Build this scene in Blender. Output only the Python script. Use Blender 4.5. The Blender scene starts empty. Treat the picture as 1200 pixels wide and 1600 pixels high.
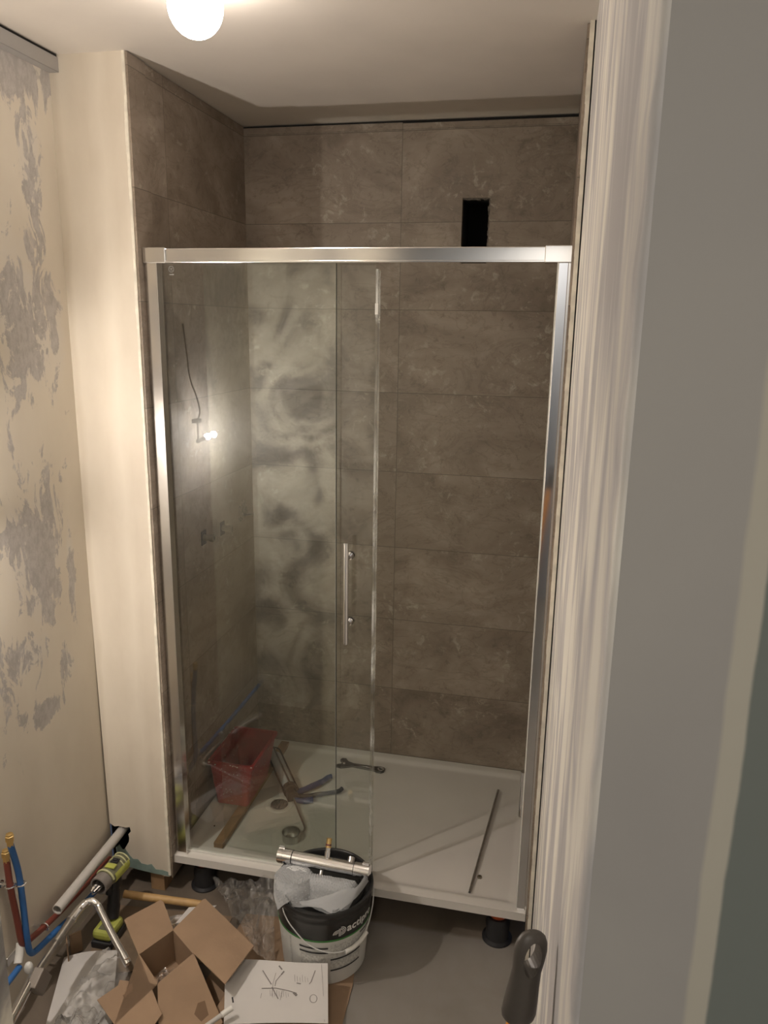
import bpy, bmesh, math, random
from mathutils import Vector, Matrix, noise
random.seed(7)
S = bpy.context.scene
COL = S.collection
PI = math.pi

# ------------------------------------------------------------ camera, world, exposure
cam = bpy.data.cameras.new('camera'); camo = bpy.data.objects.new('camera', cam); COL.objects.link(camo)
yaw, pit, rol, fpx = 0.211656778, 0.237278869, 0.0158606891, 1211.28035
fw = Vector((-math.sin(yaw)*math.cos(pit), math.cos(yaw)*math.cos(pit), -math.sin(pit)))
r0 = Vector((math.cos(yaw), math.sin(yaw), 0)); u0 = r0.cross(fw)
r2 = math.cos(rol)*r0 + math.sin(rol)*u0; u2 = -math.sin(rol)*r0 + math.cos(rol)*u0
M = Matrix((r2, u2, -fw)).transposed().to_4x4(); M.translation = Vector((1.164, -2.883, 1.909))
camo.matrix_world = M
cam.sensor_fit = 'VERTICAL'; cam.sensor_height = 24; cam.lens = fpx*24/1600; cam.clip_start = 0.02
S.camera = camo
S.view_settings.view_transform = 'Standard'; S.view_settings.look = 'None'
S.view_settings.gamma = 1; S.view_settings.use_curve_mapping = False
S.view_settings.exposure = 0.50
w = bpy.data.worlds.new('world'); S.world = w; w.use_nodes = True
bg = w.node_tree.nodes['Background']; bg.inputs[0].default_value = (.62, .72, 1, 1); bg.inputs[1].default_value = 0.05

GLOBE_W = 22.0     # radiance of the ceiling globe
BULB_W = 3100.0      # radiance of the bare wall bulb
HALL_W = 10.0       # hallway ceiling light

# ------------------------------------------------------------ materials
def newmat(name):
    m = bpy.data.materials.new(name); m.use_nodes = True
    nt = m.node_tree; b = nt.nodes['Principled BSDF']; return m, nt, b
def flat(name, col, rough=.6, metal=0, bump=0, bscale=200, var=0, vscale=8, spec=.5, **kw):
    m, nt, b = newmat(name); N = nt.nodes; L = nt.links
    b.inputs['Base Color'].default_value = (*col, 1); b.inputs['Roughness'].default_value = rough
    b.inputs['Metallic'].default_value = metal; b.inputs['Specular IOR Level'].default_value = spec
    tc = N.new('ShaderNodeTexCoord')
    if var:
        n = N.new('ShaderNodeTexNoise'); n.inputs['Scale'].default_value = vscale; n.inputs['Detail'].default_value = 5
        L.new(tc.outputs['Object'], n.inputs['Vector'])
        r = N.new('ShaderNodeValToRGB'); r.color_ramp.elements[0].position = .35; r.color_ramp.elements[1].position = .65
        r.color_ramp.elements[0].color = (*[c*(1-var) for c in col], 1); r.color_ramp.elements[1].color = (*[min(1, c*(1+var)) for c in col], 1)
        L.new(n.outputs['Fac'], r.inputs['Fac']); L.new(r.outputs['Color'], b.inputs['Base Color'])
    if bump:
        n = N.new('ShaderNodeTexNoise'); n.inputs['Scale'].default_value = bscale; n.inputs['Detail'].default_value = 3
        L.new(tc.outputs['Object'], n.inputs['Vector'])
        bp = N.new('ShaderNodeBump'); bp.inputs['Strength'].default_value = bump; bp.inputs['Distance'].default_value = .002
        L.new(n.outputs['Fac'], bp.inputs['Height']); L.new(bp.outputs['Normal'], b.inputs['Normal'])
    for k, v in kw.items(): b.inputs[k].default_value = v
    return m
class NT:
    """small node graph writer"""
    def __init__(s, nt): s.nt = nt; s.tc = nt.nodes.new('ShaderNodeTexCoord')
    def set(s, n, i, v):
        if v is None: return
        if hasattr(v, 'is_linked') or hasattr(v, 'links'): s.nt.links.new(v, n.inputs[i])
        else: n.inputs[i].default_value = v
    def math(s, op, a, b=None, c=None, clamp=False):
        n = s.nt.nodes.new('ShaderNodeMath'); n.operation = op; n.use_clamp = clamp
        for i, v in enumerate((a, b, c)): s.set(n, i, v)
        return n.outputs[0]
    def noise(s, vec, scale, detail=5, rough=.55, dist=0, w=None):
        n = s.nt.nodes.new('ShaderNodeTexNoise')
        if w is not None: n.noise_dimensions = '4D'; s.set(n, 'W', w)
        s.set(n, 'Vector', vec); n.inputs['Scale'].default_value = scale; n.inputs['Detail'].default_value = detail
        n.inputs['Roughness'].default_value = rough; n.inputs['Distortion'].default_value = dist
        return n.outputs['Fac']
    def map(s, vec, scale=(1, 1, 1), loc=(0, 0, 0)):
        n = s.nt.nodes.new('ShaderNodeMapping'); s.set(n, 0, vec); n.inputs['Scale'].default_value = scale; n.inputs['Location'].default_value = loc
        return n.outputs[0]
    def ramp(s, f, stops):
        n = s.nt.nodes.new('ShaderNodeValToRGB'); s.set(n, 0, f); e = n.color_ramp.elements
        while len(e) < len(stops): e.new(.5)
        for i, (p, c) in enumerate(stops):
            e[i].position = p; e[i].color = (*c, 1) if not isinstance(c, (int, float)) else (c, c, c, 1)
        return n.outputs[0]
    def mix(s, f, a, b):
        n = s.nt.nodes.new('ShaderNodeMix'); n.data_type = 'RGBA'; s.set(n, 0, f)
        s.set(n, 6, (*a, 1) if isinstance(a, tuple) else a); s.set(n, 7, (*b, 1) if isinstance(b, tuple) else b)
        return n.outputs[2]
    def xyz(s):
        n = s.nt.nodes.new('ShaderNodeSeparateXYZ'); s.nt.links.new(s.tc.outputs['Object'], n.inputs[0]); return n.outputs
    def bump(s, h, b, strength=.3, dist=.002):
        n = s.nt.nodes.new('ShaderNodeBump'); n.inputs['Strength'].default_value = strength; n.inputs['Distance'].default_value = dist
        s.nt.links.new(h, n.inputs['Height']); s.nt.links.new(n.outputs[0], b.inputs['Normal'])

def tile_mat(name, axis, seams, tone=1.27):
    m, nt, b = newmat(name); g = NT(nt); P = g.tc.outputs['Object']; X = g.xyz()
    u = X[axis]; z = X[2]
    zz = g.math('DIVIDE', g.math('SUBTRACT', z, .15), .302)
    fr = g.math('FRACT', zz); d1 = g.math('MULTIPLY', g.math('MINIMUM', fr, g.math('SUBTRACT', 1, fr)), .302)
    cell = g.math('FLOOR', zz); dm = d1
    for sx in seams:
        dm = g.math('MINIMUM', dm, g.math('ABSOLUTE', g.math('SUBTRACT', u, sx)))
        cell = g.math('ADD', cell, g.math('MULTIPLY', g.math('GREATER_THAN', u, sx), 17.3))
    W = g.math('MULTIPLY', cell, 3.71)
    n1 = g.noise(g.map(P, (1, 1, 1.5)), 2.6, 8, .6, 1.2, W)
    n2 = g.noise(P, 26, 8, .72, .8, W)
    n3 = g.noise(g.map(P, (1, 1, 1.8)), 4.2, 6, .6, 1.6, g.math('ADD', W, 9))
    t = tone
    base = g.ramp(n1, [(.30, (.138*t, .107*t, .080*t)), (.44, (.188*t, .151*t, .117*t)), (.56, (.235*t, .192*t, .152*t)), (.70, (.305*t, .256*t, .206*t))])
    vein = g.ramp(g.math('ABSOLUTE', g.math('SUBTRACT', n3, .5)), [(0, 1.), (.012, .45), (.03, 0.)])
    c = g.mix(g.math('MULTIPLY', vein, .28), base, (.085*t, .066*t, .048*t))
    sp = g.ramp(n2, [(.54, 0.), (.60, .7), (.66, 1.)])
    msk = g.ramp(g.noise(P, 5, 3, .5, .6, W), [(.46, 0.), (.60, 1.)])
    c = g.mix(g.math('MULTIPLY', g.math('MULTIPLY', sp, msk), .55), c, (.42*t, .375*t, .30*t))
    sd = g.ramp(n2, [(.36, 1.), (.44, 0.)])
    c = g.mix(g.math('MULTIPLY', sd, .42), c, (.09*t, .07*t, .05*t))
    gr = g.math('LESS_THAN', dm, .0011)
    c = g.mix(g.math('MULTIPLY', gr, .75), c, (.10, .082, .062))
    nt.links.new(c, b.inputs['Base Color']); b.inputs['Roughness'].default_value = .52
    h = g.math('SUBTRACT', g.math('MULTIPLY', n2, .25), gr)
    g.bump(h, b, .35, .0012)
    return m

def blob(g, y, z, cy, cz, ry, rz):
    a = g.math('DIVIDE', g.math('SUBTRACT', y, cy), ry); c = g.math('DIVIDE', g.math('SUBTRACT', z, cz), rz)
    return g.math('SUBTRACT', 1, g.math('SQRT', g.math('ADD', g.math('MULTIPLY', a, a), g.math('MULTIPLY', c, c))))

def left_wall_mat():
    m, nt, b = newmat('patched_cream_plaster'); g = NT(nt); P = g.tc.outputs['Object']; X = g.xyz()
    y, z = X[1], X[2]
    f = None
    for (cy, cz, ry, rz) in ((-1.01, 1.90, .13, .24), (-.885, 1.90, .045, .15), (-1.05, 1.30, .14, .24), (-.90, 1.17, .022, .20), (-1.12, .985, .10, .075), (-.96, .90, .04, .075),
                             (-.93, 2.30, .045, .25), (-.95, 2.52, .25, .085), (-1.5, 1.8, .3, .5), (-1.45, 1.1, .25, .35), (-1.85, 2.1, .25, .4), (-1.1, .80, .09, .04)):
        q = blob(g, y, z, cy, cz, ry, rz); f = q if f is None else g.math('MAXIMUM', f, q)
    n = g.noise(g.map(P, (1, 1.6, .8)), 9, 8, .68, .9); n2 = g.noise(g.map(P, (1, 2.2, .35)), 16, 6, .65, .3)
    k = g.math('ADD', f, g.math('MULTIPLY', g.math('SUBTRACT', n, .52), 5.2))
    k = g.math('ADD', k, g.math('MULTIPLY', g.math('SUBTRACT', n2, .5), 1.6))
    grey = g.math('MULTIPLY', g.ramp(k, [(.10, 0.), (.30, 1.)]), .78)
    soft = g.ramp(g.math('ADD', f, g.math('MULTIPLY', g.math('SUBTRACT', g.noise(P, 5, 4, .6, .6), .5), 2.5)), [(-.0, 0.), (.6, 1.)])
    col = g.ramp(g.noise(g.map(P, (1, 1, .5)), 4, 4), [(.35, (.64, .58, .48)), (.65, (.71, .65, .545))])
    col = g.mix(g.math('MULTIPLY', soft, .55), col, (.66, .63, .575))
    fine = g.ramp(g.noise(g.map(P, (1, 1, .6)), 60, 5, .7), [(.4, (.33, .31, .30)), (.6, (.46, .44, .425))])
    col = g.mix(grey, col, fine)
    nt.links.new(col, b.inputs['Base Color']); b.inputs['Roughness'].default_value = .55
    g.bump(g.math('ADD', g.math('MULTIPLY', grey, -.6), g.math('MULTIPLY', n2, .25)), b, .35, .002)
    return m
def nib_mat():
    m, nt, b = newmat('cream_filler_plaster'); g = NT(nt); P = g.tc.outputs['Object']; X = g.xyz(); x, z = X[0], X[2]
    wob = g.math('MULTIPLY', g.math('SUBTRACT', g.noise(g.map(P, (3, 1, 1)), 4, 3), .5), .05)
    xx = g.math('ADD', x, wob)
    s = g.ramp(g.math('ADD', g.math('MULTIPLY', xx, 4), 1), [(.16, 0.), (.22, 1.), (.34, .5), (.5, .1), (.68, .9), (.80, .1), (.93, .2), (1., .8)])
    base = g.ramp(g.noise(g.map(P, (1.5, 1, .7)), 6, 4), [(.3, (.60, .535, .435)), (.7, (.68, .615, .51))])
    c = g.mix(g.math('MULTIPLY', s, .6), base, (.74, .68, .575))
    nt.links.new(c, b.inputs['Base Color']); b.inputs['Roughness'].default_value = .6
    g.bump(g.noise(P, 30, 4), b, .15, .002)
    return m
def right_wall_mat():
    m, nt, b = newmat('streaked_skim_plaster'); g = NT(nt); P = g.tc.outputs['Object']
    V = g.map(P, (1, 1.0, .34)); V2 = g.map(P, (1, 2.4, .34))
    n = g.noise(V, 9, 4, .5, .8); n2 = g.noise(V2, 12, 4, .55, .3)
    k = g.math('ADD', g.math('MULTIPLY', n, .80), g.math('MULTIPLY', n2, .20))
    c = g.ramp(k, [(.42, (.52, .505, .50)), (.48, (.64, .62, .60)), (.53, (.76, .73, .67)), (.585, (.90, .87, .79))])
    nt.links.new(c, b.inputs['Base Color']); b.inputs['Roughness'].default_value = .6
    g.bump(k, b, .08, .003)
    return m
def grey_face_mat():
    m, nt, b = newmat('grey_skim_and_board'); g = NT(nt); P = g.tc.outputs['Object']; X = g.xyz(); x, z = X[0], X[2]
    wob = g.math('MULTIPLY', g.math('SUBTRACT', g.noise(g.map(P, (1, 1, 1)), 11, 3), .5), .006)
    xx = g.math('ADD', x, wob)
    grey = g.ramp(g.noise(g.map(P, (1, 1, .6)), 3, 4, .5, .5), [(.35, (.42, .405, .385)), (.65, (.49, .475, .44))])
    t = g.math('SUBTRACT', xx, 1.27)
    k1 = g.ramp(g.math('MULTIPLY', t, 10), [(.07, 0.), (.10, 1.), (.21, 1.), (.235, 0.)])
    k2 = g.ramp(g.math('MULTIPLY', t, 10), [(.21, 0.), (.225, 1.)])
    c = g.mix(k2, grey, (.21, .235, .215)); c = g.mix(g.math('MULTIPLY', k1, .8), c, (.60, .57, .47))
    nt.links.new(c, b.inputs['Base Color']); b.inputs['Roughness'].default_value = .65
    g.bump(g.noise(P, 12, 4), b, .2, .003)
    return m
def rear_mat():
    m, nt, b = newmat('patchy_rear_plaster'); g = NT(nt); P = g.tc.outputs['Object']
    k = g.noise(g.map(P, (1.2, 1, 1)), 3.2, 6, .55, 1.2)
    c = g.ramp(k, [(.38, (.22, .21, .20)), (.47, (.42, .405, .38)), (.52, (.70, .67, .58)), (.58, (.88, .85, .74))])
    nt.links.new(c, b.inputs['Base Color']); b.inputs['Roughness'].default_value = .7
    return m
def ceil_mat(): return flat('warm_white_ceiling', (.66, .61, .545), .7, var=.05, vscale=2.5, bump=.08, bscale=40)
def floor_mat():
    m, nt, b = newmat('screed_floor'); g = NT(nt); P = g.tc.outputs['Object']; X = g.xyz()
    n = g.noise(P, 5, 6, .55, .4); n2 = g.noise(P, 60, 4)
    c1 = g.ramp(n, [(.35, (.225, .205, .180)), (.65, (.27, .25, .225))])
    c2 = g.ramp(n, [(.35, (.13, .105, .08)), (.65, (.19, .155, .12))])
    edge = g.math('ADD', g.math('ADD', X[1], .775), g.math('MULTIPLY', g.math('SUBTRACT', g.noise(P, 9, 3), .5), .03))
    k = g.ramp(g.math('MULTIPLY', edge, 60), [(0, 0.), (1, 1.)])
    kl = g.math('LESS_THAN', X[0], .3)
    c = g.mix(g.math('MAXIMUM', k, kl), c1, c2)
    nt.links.new(c, b.inputs['Base Color']); b.inputs['Roughness'].default_value = .5
    g.bump(n2, b, .15, .001)
    return m
def thin_glass(name, tint, refl=1.9, rough=0.0, smudge=.0, dust_and_halo=0):
    m = bpy.data.materials.new(name); m.use_nodes = True; nt = m.node_tree; nt.nodes.clear(); g = NT(nt); N = nt.nodes; L = nt.links
    out = N.new('ShaderNodeOutputMaterial'); tr = N.new('ShaderNodeBsdfTransparent'); tr.inputs[0].default_value = (*tint, 1)
    gl = N.new('ShaderNodeBsdfGlossy'); gl.inputs['Roughness'].default_value = rough; gl.inputs[0].default_value = (1, 1, 1, 1)
    fr = N.new('ShaderNodeFresnel'); fr.inputs[0].default_value = 1.5
    geo = N.new('ShaderNodeNewGeometry')
    f = g.math('MULTIPLY', g.math('MULTIPLY', fr.outputs[0], refl), g.math('SUBTRACT', 1, geo.outputs['Backfacing']), clamp=True)
    mx = N.new('ShaderNodeMixShader'); L.new(f, mx.inputs[0]); L.new(tr.outputs[0], mx.inputs[1]); L.new(gl.outputs[0], mx.inputs[2])
    last = mx.outputs[0]
    if dust_and_halo:
        rg_ = N.new('ShaderNodeBsdfGlossy'); rg_.inputs['Roughness'].default_value = .30; rg_.inputs[0].default_value = (.9, .9, .86, 1)  # rough lobe added to spread a halo round the bulb's reflection
        kd = g.math('MULTIPLY', g.ramp(g.noise(g.map(g.tc.outputs['Object'], (1.5, 1, .7)), 9, 6, .65, .6), [(.3, .5), (.7, 1.)]), dust_and_halo)
        m3 = N.new('ShaderNodeMixShader'); L.new(kd, m3.inputs[0]); L.new(last, m3.inputs[1]); L.new(rg_.outputs[0], m3.inputs[2]); last = m3.outputs[0]
    if smudge:
        df = N.new('ShaderNodeBsdfDiffuse'); df.inputs[0].default_value = (.8, .8, .76, 1)
        k = g.ramp(g.noise(g.map(g.tc.outputs['Object'], (1.3, 1, .6)), 7, 6, .65, .6), [(.42, 0.), (.7, smudge)])
        m2 = N.new('ShaderNodeMixShader'); L.new(k, m2.inputs[0]); L.new(last, m2.inputs[1]); L.new(df.outputs[0], m2.inputs[2]); last = m2.outputs[0]
    L.new(last, out.inputs[0]); return m
def film(name, milk=.10, tint=(.96, .96, .95), refl=1.6, rough=.12, bs=60, col=(.8, .78, .74)):
    m = bpy.data.materials.new(name); m.use_nodes = True; nt = m.node_tree; nt.nodes.clear(); g = NT(nt); N = nt.nodes; L = nt.links
    out = N.new('ShaderNodeOutputMaterial'); tr = N.new('ShaderNodeBsdfTransparent'); tr.inputs[0].default_value = (*tint, 1)
    gl = N.new('ShaderNodeBsdfGlossy'); gl.inputs['Roughness'].default_value = rough
    bp = N.new('ShaderNodeBump'); bp.inputs['Strength'].default_value = .7; bp.inputs['Distance'].default_value = .004
    L.new(g.noise(g.tc.outputs['Object'], bs, 4, .6, .5), bp.inputs['Height']); L.new(bp.outputs[0], gl.inputs['Normal'])
    fr = N.new('ShaderNodeFresnel'); fr.inputs[0].default_value = 1.5; L.new(bp.outputs[0], fr.inputs['Normal'])
    geo = N.new('ShaderNodeNewGeometry')
    lw = g.math('MULTIPLY', g.math('MINIMUM', fr.outputs[0], .5), refl, clamp=True)
    mx = N.new('ShaderNodeMixShader'); L.new(lw, mx.inputs[0]); L.new(tr.outputs[0], mx.inputs[1]); L.new(gl.outputs[0], mx.inputs[2])
    df = N.new('ShaderNodeBsdfDiffuse'); df.inputs[0].default_value = (*col, 1)
    m2 = N.new('ShaderNodeMixShader'); m2.inputs[0].default_value = milk; L.new(mx.outputs[0], m2.inputs[1]); L.new(df.outputs[0], m2.inputs[2])
    L.new(m2.outputs[0], out.inputs[0]); return m
def emit(name, col, s):
    m, nt, b = newmat(name); b.inputs['Emission Color'].default_value = (*col, 1); b.inputs['Emission Strength'].default_value = s
    b.inputs['Base Color'].default_value = (.9, .9, .85, 1); return m

MT = {}
MT['tile_back'] = tile_mat('stone_tile_back', 0, (.59,))
MT['tile_left'] = tile_mat('stone_tile_left', 1, (-.61,))
MT['tile_right'] = tile_mat('stone_tile_right', 1, (-.6,))
MT['plaster_left'] = left_wall_mat(); MT['nib'] = nib_mat(); MT['plaster_right'] = right_wall_mat(); MT['grey_face'] = grey_face_mat()
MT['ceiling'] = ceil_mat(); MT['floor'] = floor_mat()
MT['bead'] = flat('white_edge_filler', (.78, .73, .62), .6, bump=.4, bscale=80, var=.12, vscale=30)
MT['dark'] = flat('dark_cavity', (.012, .011, .010), .95)
MT['green_board'] = flat('torn_green_board', (.22, .30, .27), .8, var=.15, vscale=30)
MT['tray'] = flat('white_stone_resin', (.66, .635, .59), .28, bump=.06, bscale=90, var=.02, vscale=6)
MT['chrome'] = flat('polished_chrome', (.86, .86, .87), .07, 1)
MT['alu'] = flat('bright_silver_profile', (.88, .87, .85), .16, 1)
MT['steel'] = flat('brushed_steel', (.55, .54, .52), .3, 1, var=.1, vscale=40)
MT['glass'] = thin_glass('clear_shower_glass', (.955, .97, .95), 2.0, smudge=.008)
MT['dusty_glass'] = thin_glass('dusty_shower_glass', (.955, .97, .95), 2.5, smudge=.006, dust_and_halo=.013)  # fixed pane, with the bulb's halo put into its material
MT['seal'] = flat('clear_white_seal', (.72, .71, .66), .35)
MT['etch'] = flat('etched_mark', (.30, .30, .28), .8)
MT['black_rubber'] = flat('black_plastic', (.022, .022, .024), .42)
MT['grip'] = flat('dark_grey_rubber', (.085, .075, .065), .45, bump=.1, bscale=150)
MT['orange'] = flat('orange_plastic', (.80, .33, .04), .45)
MT['redorange'] = flat('red_orange_plastic', (.42, .075, .02), .5)
MT['red'] = flat('dusty_red_plastic', (.30, .018, .020), .42, var=.18, vscale=14, bump=.1)
MT['dust'] = flat('dried_splashes', (.75, .68, .60), .8)
MT['wood'] = flat('plain_wood', (.30, .19, .10), .65, var=.2, vscale=18, bump=.2, bscale=60)
MT['tube'] = flat('tan_cardboard_tube', (.52, .33, .14), .5, var=.12, vscale=20)
MT['card'] = flat('brown_cardboard', (.31, .208, .13), .8, var=.07, vscale=10, bump=.15, bscale=120)
MT['card_in'] = flat('brown_cardboard_inside', (.27, .18, .11), .85, var=.08, vscale=10)
MT['paper'] = flat('white_paper', (.62, .60, .575), .7, var=.03, vscale=5)
MT['ink'] = flat('grey_ink', (.22, .20, .19), .8)
MT['darkink'] = flat('black_ink', (.03, .03, .03), .8)
MT['bucket_black'] = flat('bucket_black', (.018, .018, .018), .33)
MT['bucket_white'] = flat('bucket_white', (.60, .60, .57), .4)
MT['label_grey'] = flat('label_fine_print', (.52, .52, .49), .5, var=.25, vscale=160)
MT['green_line'] = flat('green_line', (.05, .22, .05), .5)
MT['letter'] = flat('white_lettering', (.8, .8, .78), .5)
MT['brass'] = flat('brass', (.78, .56, .24), .36, 1)
MT['stub_metal'] = flat('dull_dark_brass', (.22, .19, .14), .4, .6)
MT['copper'] = flat('copper', (.6, .3, .18), .3, 1)
MT['blue_pipe'] = flat('blue_plastic_pipe', (.035, .145, .40), .4)
MT['red_pipe'] = flat('dark_red_plastic_pipe', (.20, .050, .035), .4)
MT['waste'] = flat('grey_white_plastic_pipe', (.52, .50, .47), .35)
MT['lime'] = flat('yellow_green_plastic', (.44, .47, .10), .45, var=.08, vscale=30)
MT['olive'] = flat('olive_grey_plastic', (.16, .16, .10), .5)
MT['blue_handle'] = flat('blue_handle_plastic', (.010, .045, .17), .4)
MT['cartridge'] = flat('pale_sealant_cartridge', (.50, .53, .55), .4)
MT['galv'] = flat('galvanised_metal', (.40, .385, .37), .5, .2)
MT['bubble'] = film('bubble_wrap', .34, (.96, .97, .98), 1.9, .16, 260, (.80, .82, .83))
MT['film'] = film('clear_plastic_film', .07, refl=2.6, rough=.08, bs=35)
MT['film_milky'] = film('milky_plastic_film', .17)
MT['filling'] = flat('grey_foam', (.60, .61, .61), .8, bump=.4, bscale=90)
MT['maroon'] = flat('maroon_rubber', (.16, .05, .05), .5)
MT['globe'] = emit('glowing_globe', (1, .90, .82), GLOBE_W)
MT['bulb'] = emit('glowing_bulb', (1, .90, .82), BULB_W)
MT['porcelain'] = flat('white_plastic', (.75, .74, .70), .4)
MT['mortar'] = flat('rough_mortar', (.17, .145, .12), .9, var=.5, vscale=60, bump=.6, bscale=80)
MT['wire_white'] = flat('white_wire', (.62, .62, .60), .4)

# ------------------------------------------------------------ mesh helpers
class MB:
    def __init__(s): s.bm = bmesh.new(); s.mi = 0
    def _tag(s, fs):
        for f in fs: f.material_index = s.mi
        return s
    def box(s, a, b, bev=0.0, rot=None, piv=None):
        x0, y0, z0 = a; x1, y1, z1 = b
        vs = [s.bm.verts.new(Vector(c)) for c in ((x0,y0,z0),(x1,y0,z0),(x1,y1,z0),(x0,y1,z0),(x0,y0,z1),(x1,y0,z1),(x1,y1,z1),(x0,y1,z1))]
        fs = [s.bm.faces.new([vs[i] for i in q]) for q in ((0,3,2,1),(4,5,6,7),(0,1,5,4),(1,2,6,5),(2,3,7,6),(3,0,4,7))]
        s._tag(fs)
        if bev:
            es = list({e for f in fs for e in f.edges})
            r = bmesh.ops.bevel(s.bm, geom=es, offset=bev, segments=2, affect='EDGES', profile=.5)
            s._tag(r['faces']); vs = list({v for f in r['faces'] for v in f.verts} | {v for v in vs if v.is_valid})
        if rot is not None:
            p = Vector(piv) if piv else Vector(((x0+x1)/2, (y0+y1)/2, (z0+z1)/2))
            for v in {v for v in vs if v.is_valid}: v.co = rot @ (v.co-p) + p
        return s
    def quad(s, *p):
        s._tag([s.bm.faces.new([s.bm.verts.new(Vector(q)) for q in p])]); return s
    def tube(s, pts, r, n=12, cap=True, smooth=True, closed=False):
        pts = [Vector(p) for p in pts]; rs = r if isinstance(r, (list, tuple)) else [r]*len(pts)
        rings = []; up = None
        for i, p in enumerate(pts):
            if closed: t = pts[(i+1) % len(pts)] - pts[i-1]
            else: t = pts[min(i+1, len(pts)-1)] - pts[max(i-1, 0)]
            t.normalize()
            if up is None:
                up = Vector((0, 0, 1)) if abs(t.z) < .9 else Vector((1, 0, 0))
            a = (up - t*up.dot(t))
            if a.length < 1e-5: a = t.orthogonal()
            a.normalize(); b = t.cross(a); up = a
            rings.append([s.bm.verts.new(p + (a*math.cos(2*PI*k/n) + b*math.sin(2*PI*k/n))*rs[i]) for k in range(n)])
        fs = []
        m = len(rings)
        for i in range(m if closed else m-1):
            A, B = rings[i], rings[(i+1) % m]
            for k in range(n):
                f = s.bm.faces.new((A[k], A[(k+1) % n], B[(k+1) % n], B[k])); f.smooth = smooth; fs.append(f)
        if cap and not closed:
            fs.append(s.bm.faces.new(rings[0][::-1])); fs.append(s.bm.faces.new(rings[-1]))
        s._tag(fs); return s
    def cyl(s, a, b, r, n=24, r1=None, smooth=True): return s.tube([a, b], [r, r if r1 is None else r1], n, True, smooth)
    def pipe(s, a, b, ro, ri, n=24):
        a = Vector(a); b = Vector(b); t = (b-a).normalized()
        u = (Vector((0,0,1)) if abs(t.z) < .9 else Vector((1,0,0))); u = (u - t*u.dot(t)).normalized(); w_ = t.cross(u)
        R = []
        for p, r in ((a, ro), (b, ro), (b, ri), (a, ri)):
            R.append([s.bm.verts.new(p + (u*math.cos(2*PI*k/n)+w_*math.sin(2*PI*k/n))*r) for k in range(n)])
        fs = []
        for i in range(4):
            A, B = R[i], R[(i+1) % 4]
            for k in range(n):
                f = s.bm.faces.new((A[k], A[(k+1) % n], B[(k+1) % n], B[k])); f.smooth = (i in (0, 2)); fs.append(f)
        s._tag(fs); return s
    def lathe(s, prof, c=(0,0,0), n=40, smooth=True, M=None, close=False):
        c = Vector(c); R = []
        for (r, z) in prof:
            ring = []
            for k in range(n):
                v = Vector((r*math.cos(2*PI*k/n), r*math.sin(2*PI*k/n), z))
                if M is not None: v = M @ v
                ring.append(s.bm.verts.new(v + c))
            R.append(ring)
        fs = []
        for i in range(len(R) if close else len(R)-1):
            A, B = R[i], R[(i+1) % len(R)]
            for k in range(n):
                f = s.bm.faces.new((A[k], A[(k+1) % n], B[(k+1) % n], B[k])); f.smooth = smooth; fs.append(f)
        if not close:
            if prof[0][0] > 1e-4: fs.append(s.bm.faces.new(R[0][::-1]))
            if prof[-1][0] > 1e-4: fs.append(s.bm.faces.new(R[-1]))
        s._tag(fs); bmesh.ops.remove_doubles(s.bm, verts=[v for v in s.bm.verts], dist=1e-6)
        return s
    def sphere(s, c, r, sc=(1,1,1), n=24):
        mm = Matrix.Translation(Vector(c)) @ Matrix.Diagonal((*[r*k for k in sc], 1))
        q = bmesh.ops.create_uvsphere(s.bm, u_segments=n, v_segments=n//2, radius=1, matrix=mm)
        fs = {f for v in q['verts'] for f in v.link_faces}
        for f in fs: f.smooth = True
        s._tag(fs); return s
    def prism(s, poly, ax, a, b):
        """poly = 2D points in the plane across axis ax, extruded from a to b"""
        def P(u, v, t): return {0: (t, u, v), 1: (u, t, v), 2: (u, v, t)}[ax]
        A = [s.bm.verts.new(P(u, v, a)) for u, v in poly]; B = [s.bm.verts.new(P(u, v, b)) for u, v in poly]
        n = len(poly); fs = [s.bm.faces.new(A[::-1]), s.bm.faces.new(B)]
        for i in range(n): fs.append(s.bm.faces.new((A[i], A[(i+1) % n], B[(i+1) % n], B[i])))
        s._tag(fs); return s
    def grid(s, f, nu, nv, thick=0, smooth=True):
        V = [[s.bm.verts.new(Vector(f(i/nu, j/nv))) for j in range(nv+1)] for i in range(nu+1)]
        fs = []
        for i in range(nu):
            for j in range(nv):
                q = s.bm.faces.new((V[i][j], V[i+1][j], V[i+1][j+1], V[i][j+1])); q.smooth = smooth; fs.append(q)
        s._tag(fs)
        if thick:
            bmesh.ops.recalc_face_normals(s.bm, faces=fs)
            r = bmesh.ops.solidify(s.bm, geom=fs, thickness=thick)
            s._tag([g_ for g_ in r['geom'] if isinstance(g_, bmesh.types.BMFace)])
        return s
    def build(s, name, mats, parent=None, recalc=True):
        if not isinstance(mats, (list, tuple)): mats = [mats]
        if recalc: bmesh.ops.recalc_face_normals(s.bm, faces=s.bm.faces[:])
        for e_ in s.bm.edges:
            if len(e_.link_faces) == 2 and e_.calc_face_angle(0) > .75: e_.smooth = False
        me = bpy.data.meshes.new(name); s.bm.to_mesh(me); s.bm.free()
        for m in mats: me.materials.append(MT[m] if isinstance(m, str) else m)
        o = bpy.data.objects.new(name, me); COL.objects.link(o)
        if parent is not None:
            o.parent = parent; o.matrix_parent_inverse = Matrix.Translation(parent.location).inverted()
        return o
def empty(name, loc, label, cat, group=None):
    o = bpy.data.objects.new(name, None); o.empty_display_size = .02; o.location = loc; COL.objects.link(o)
    return tag(o, label, cat, group)
def tag(o, label=None, cat=None, group=None):
    if label: o['label'] = label
    if cat: o['category'] = cat
    if group: o['group'] = group
    return o
def struct(o): o['kind'] = 'structure'; return o
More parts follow.
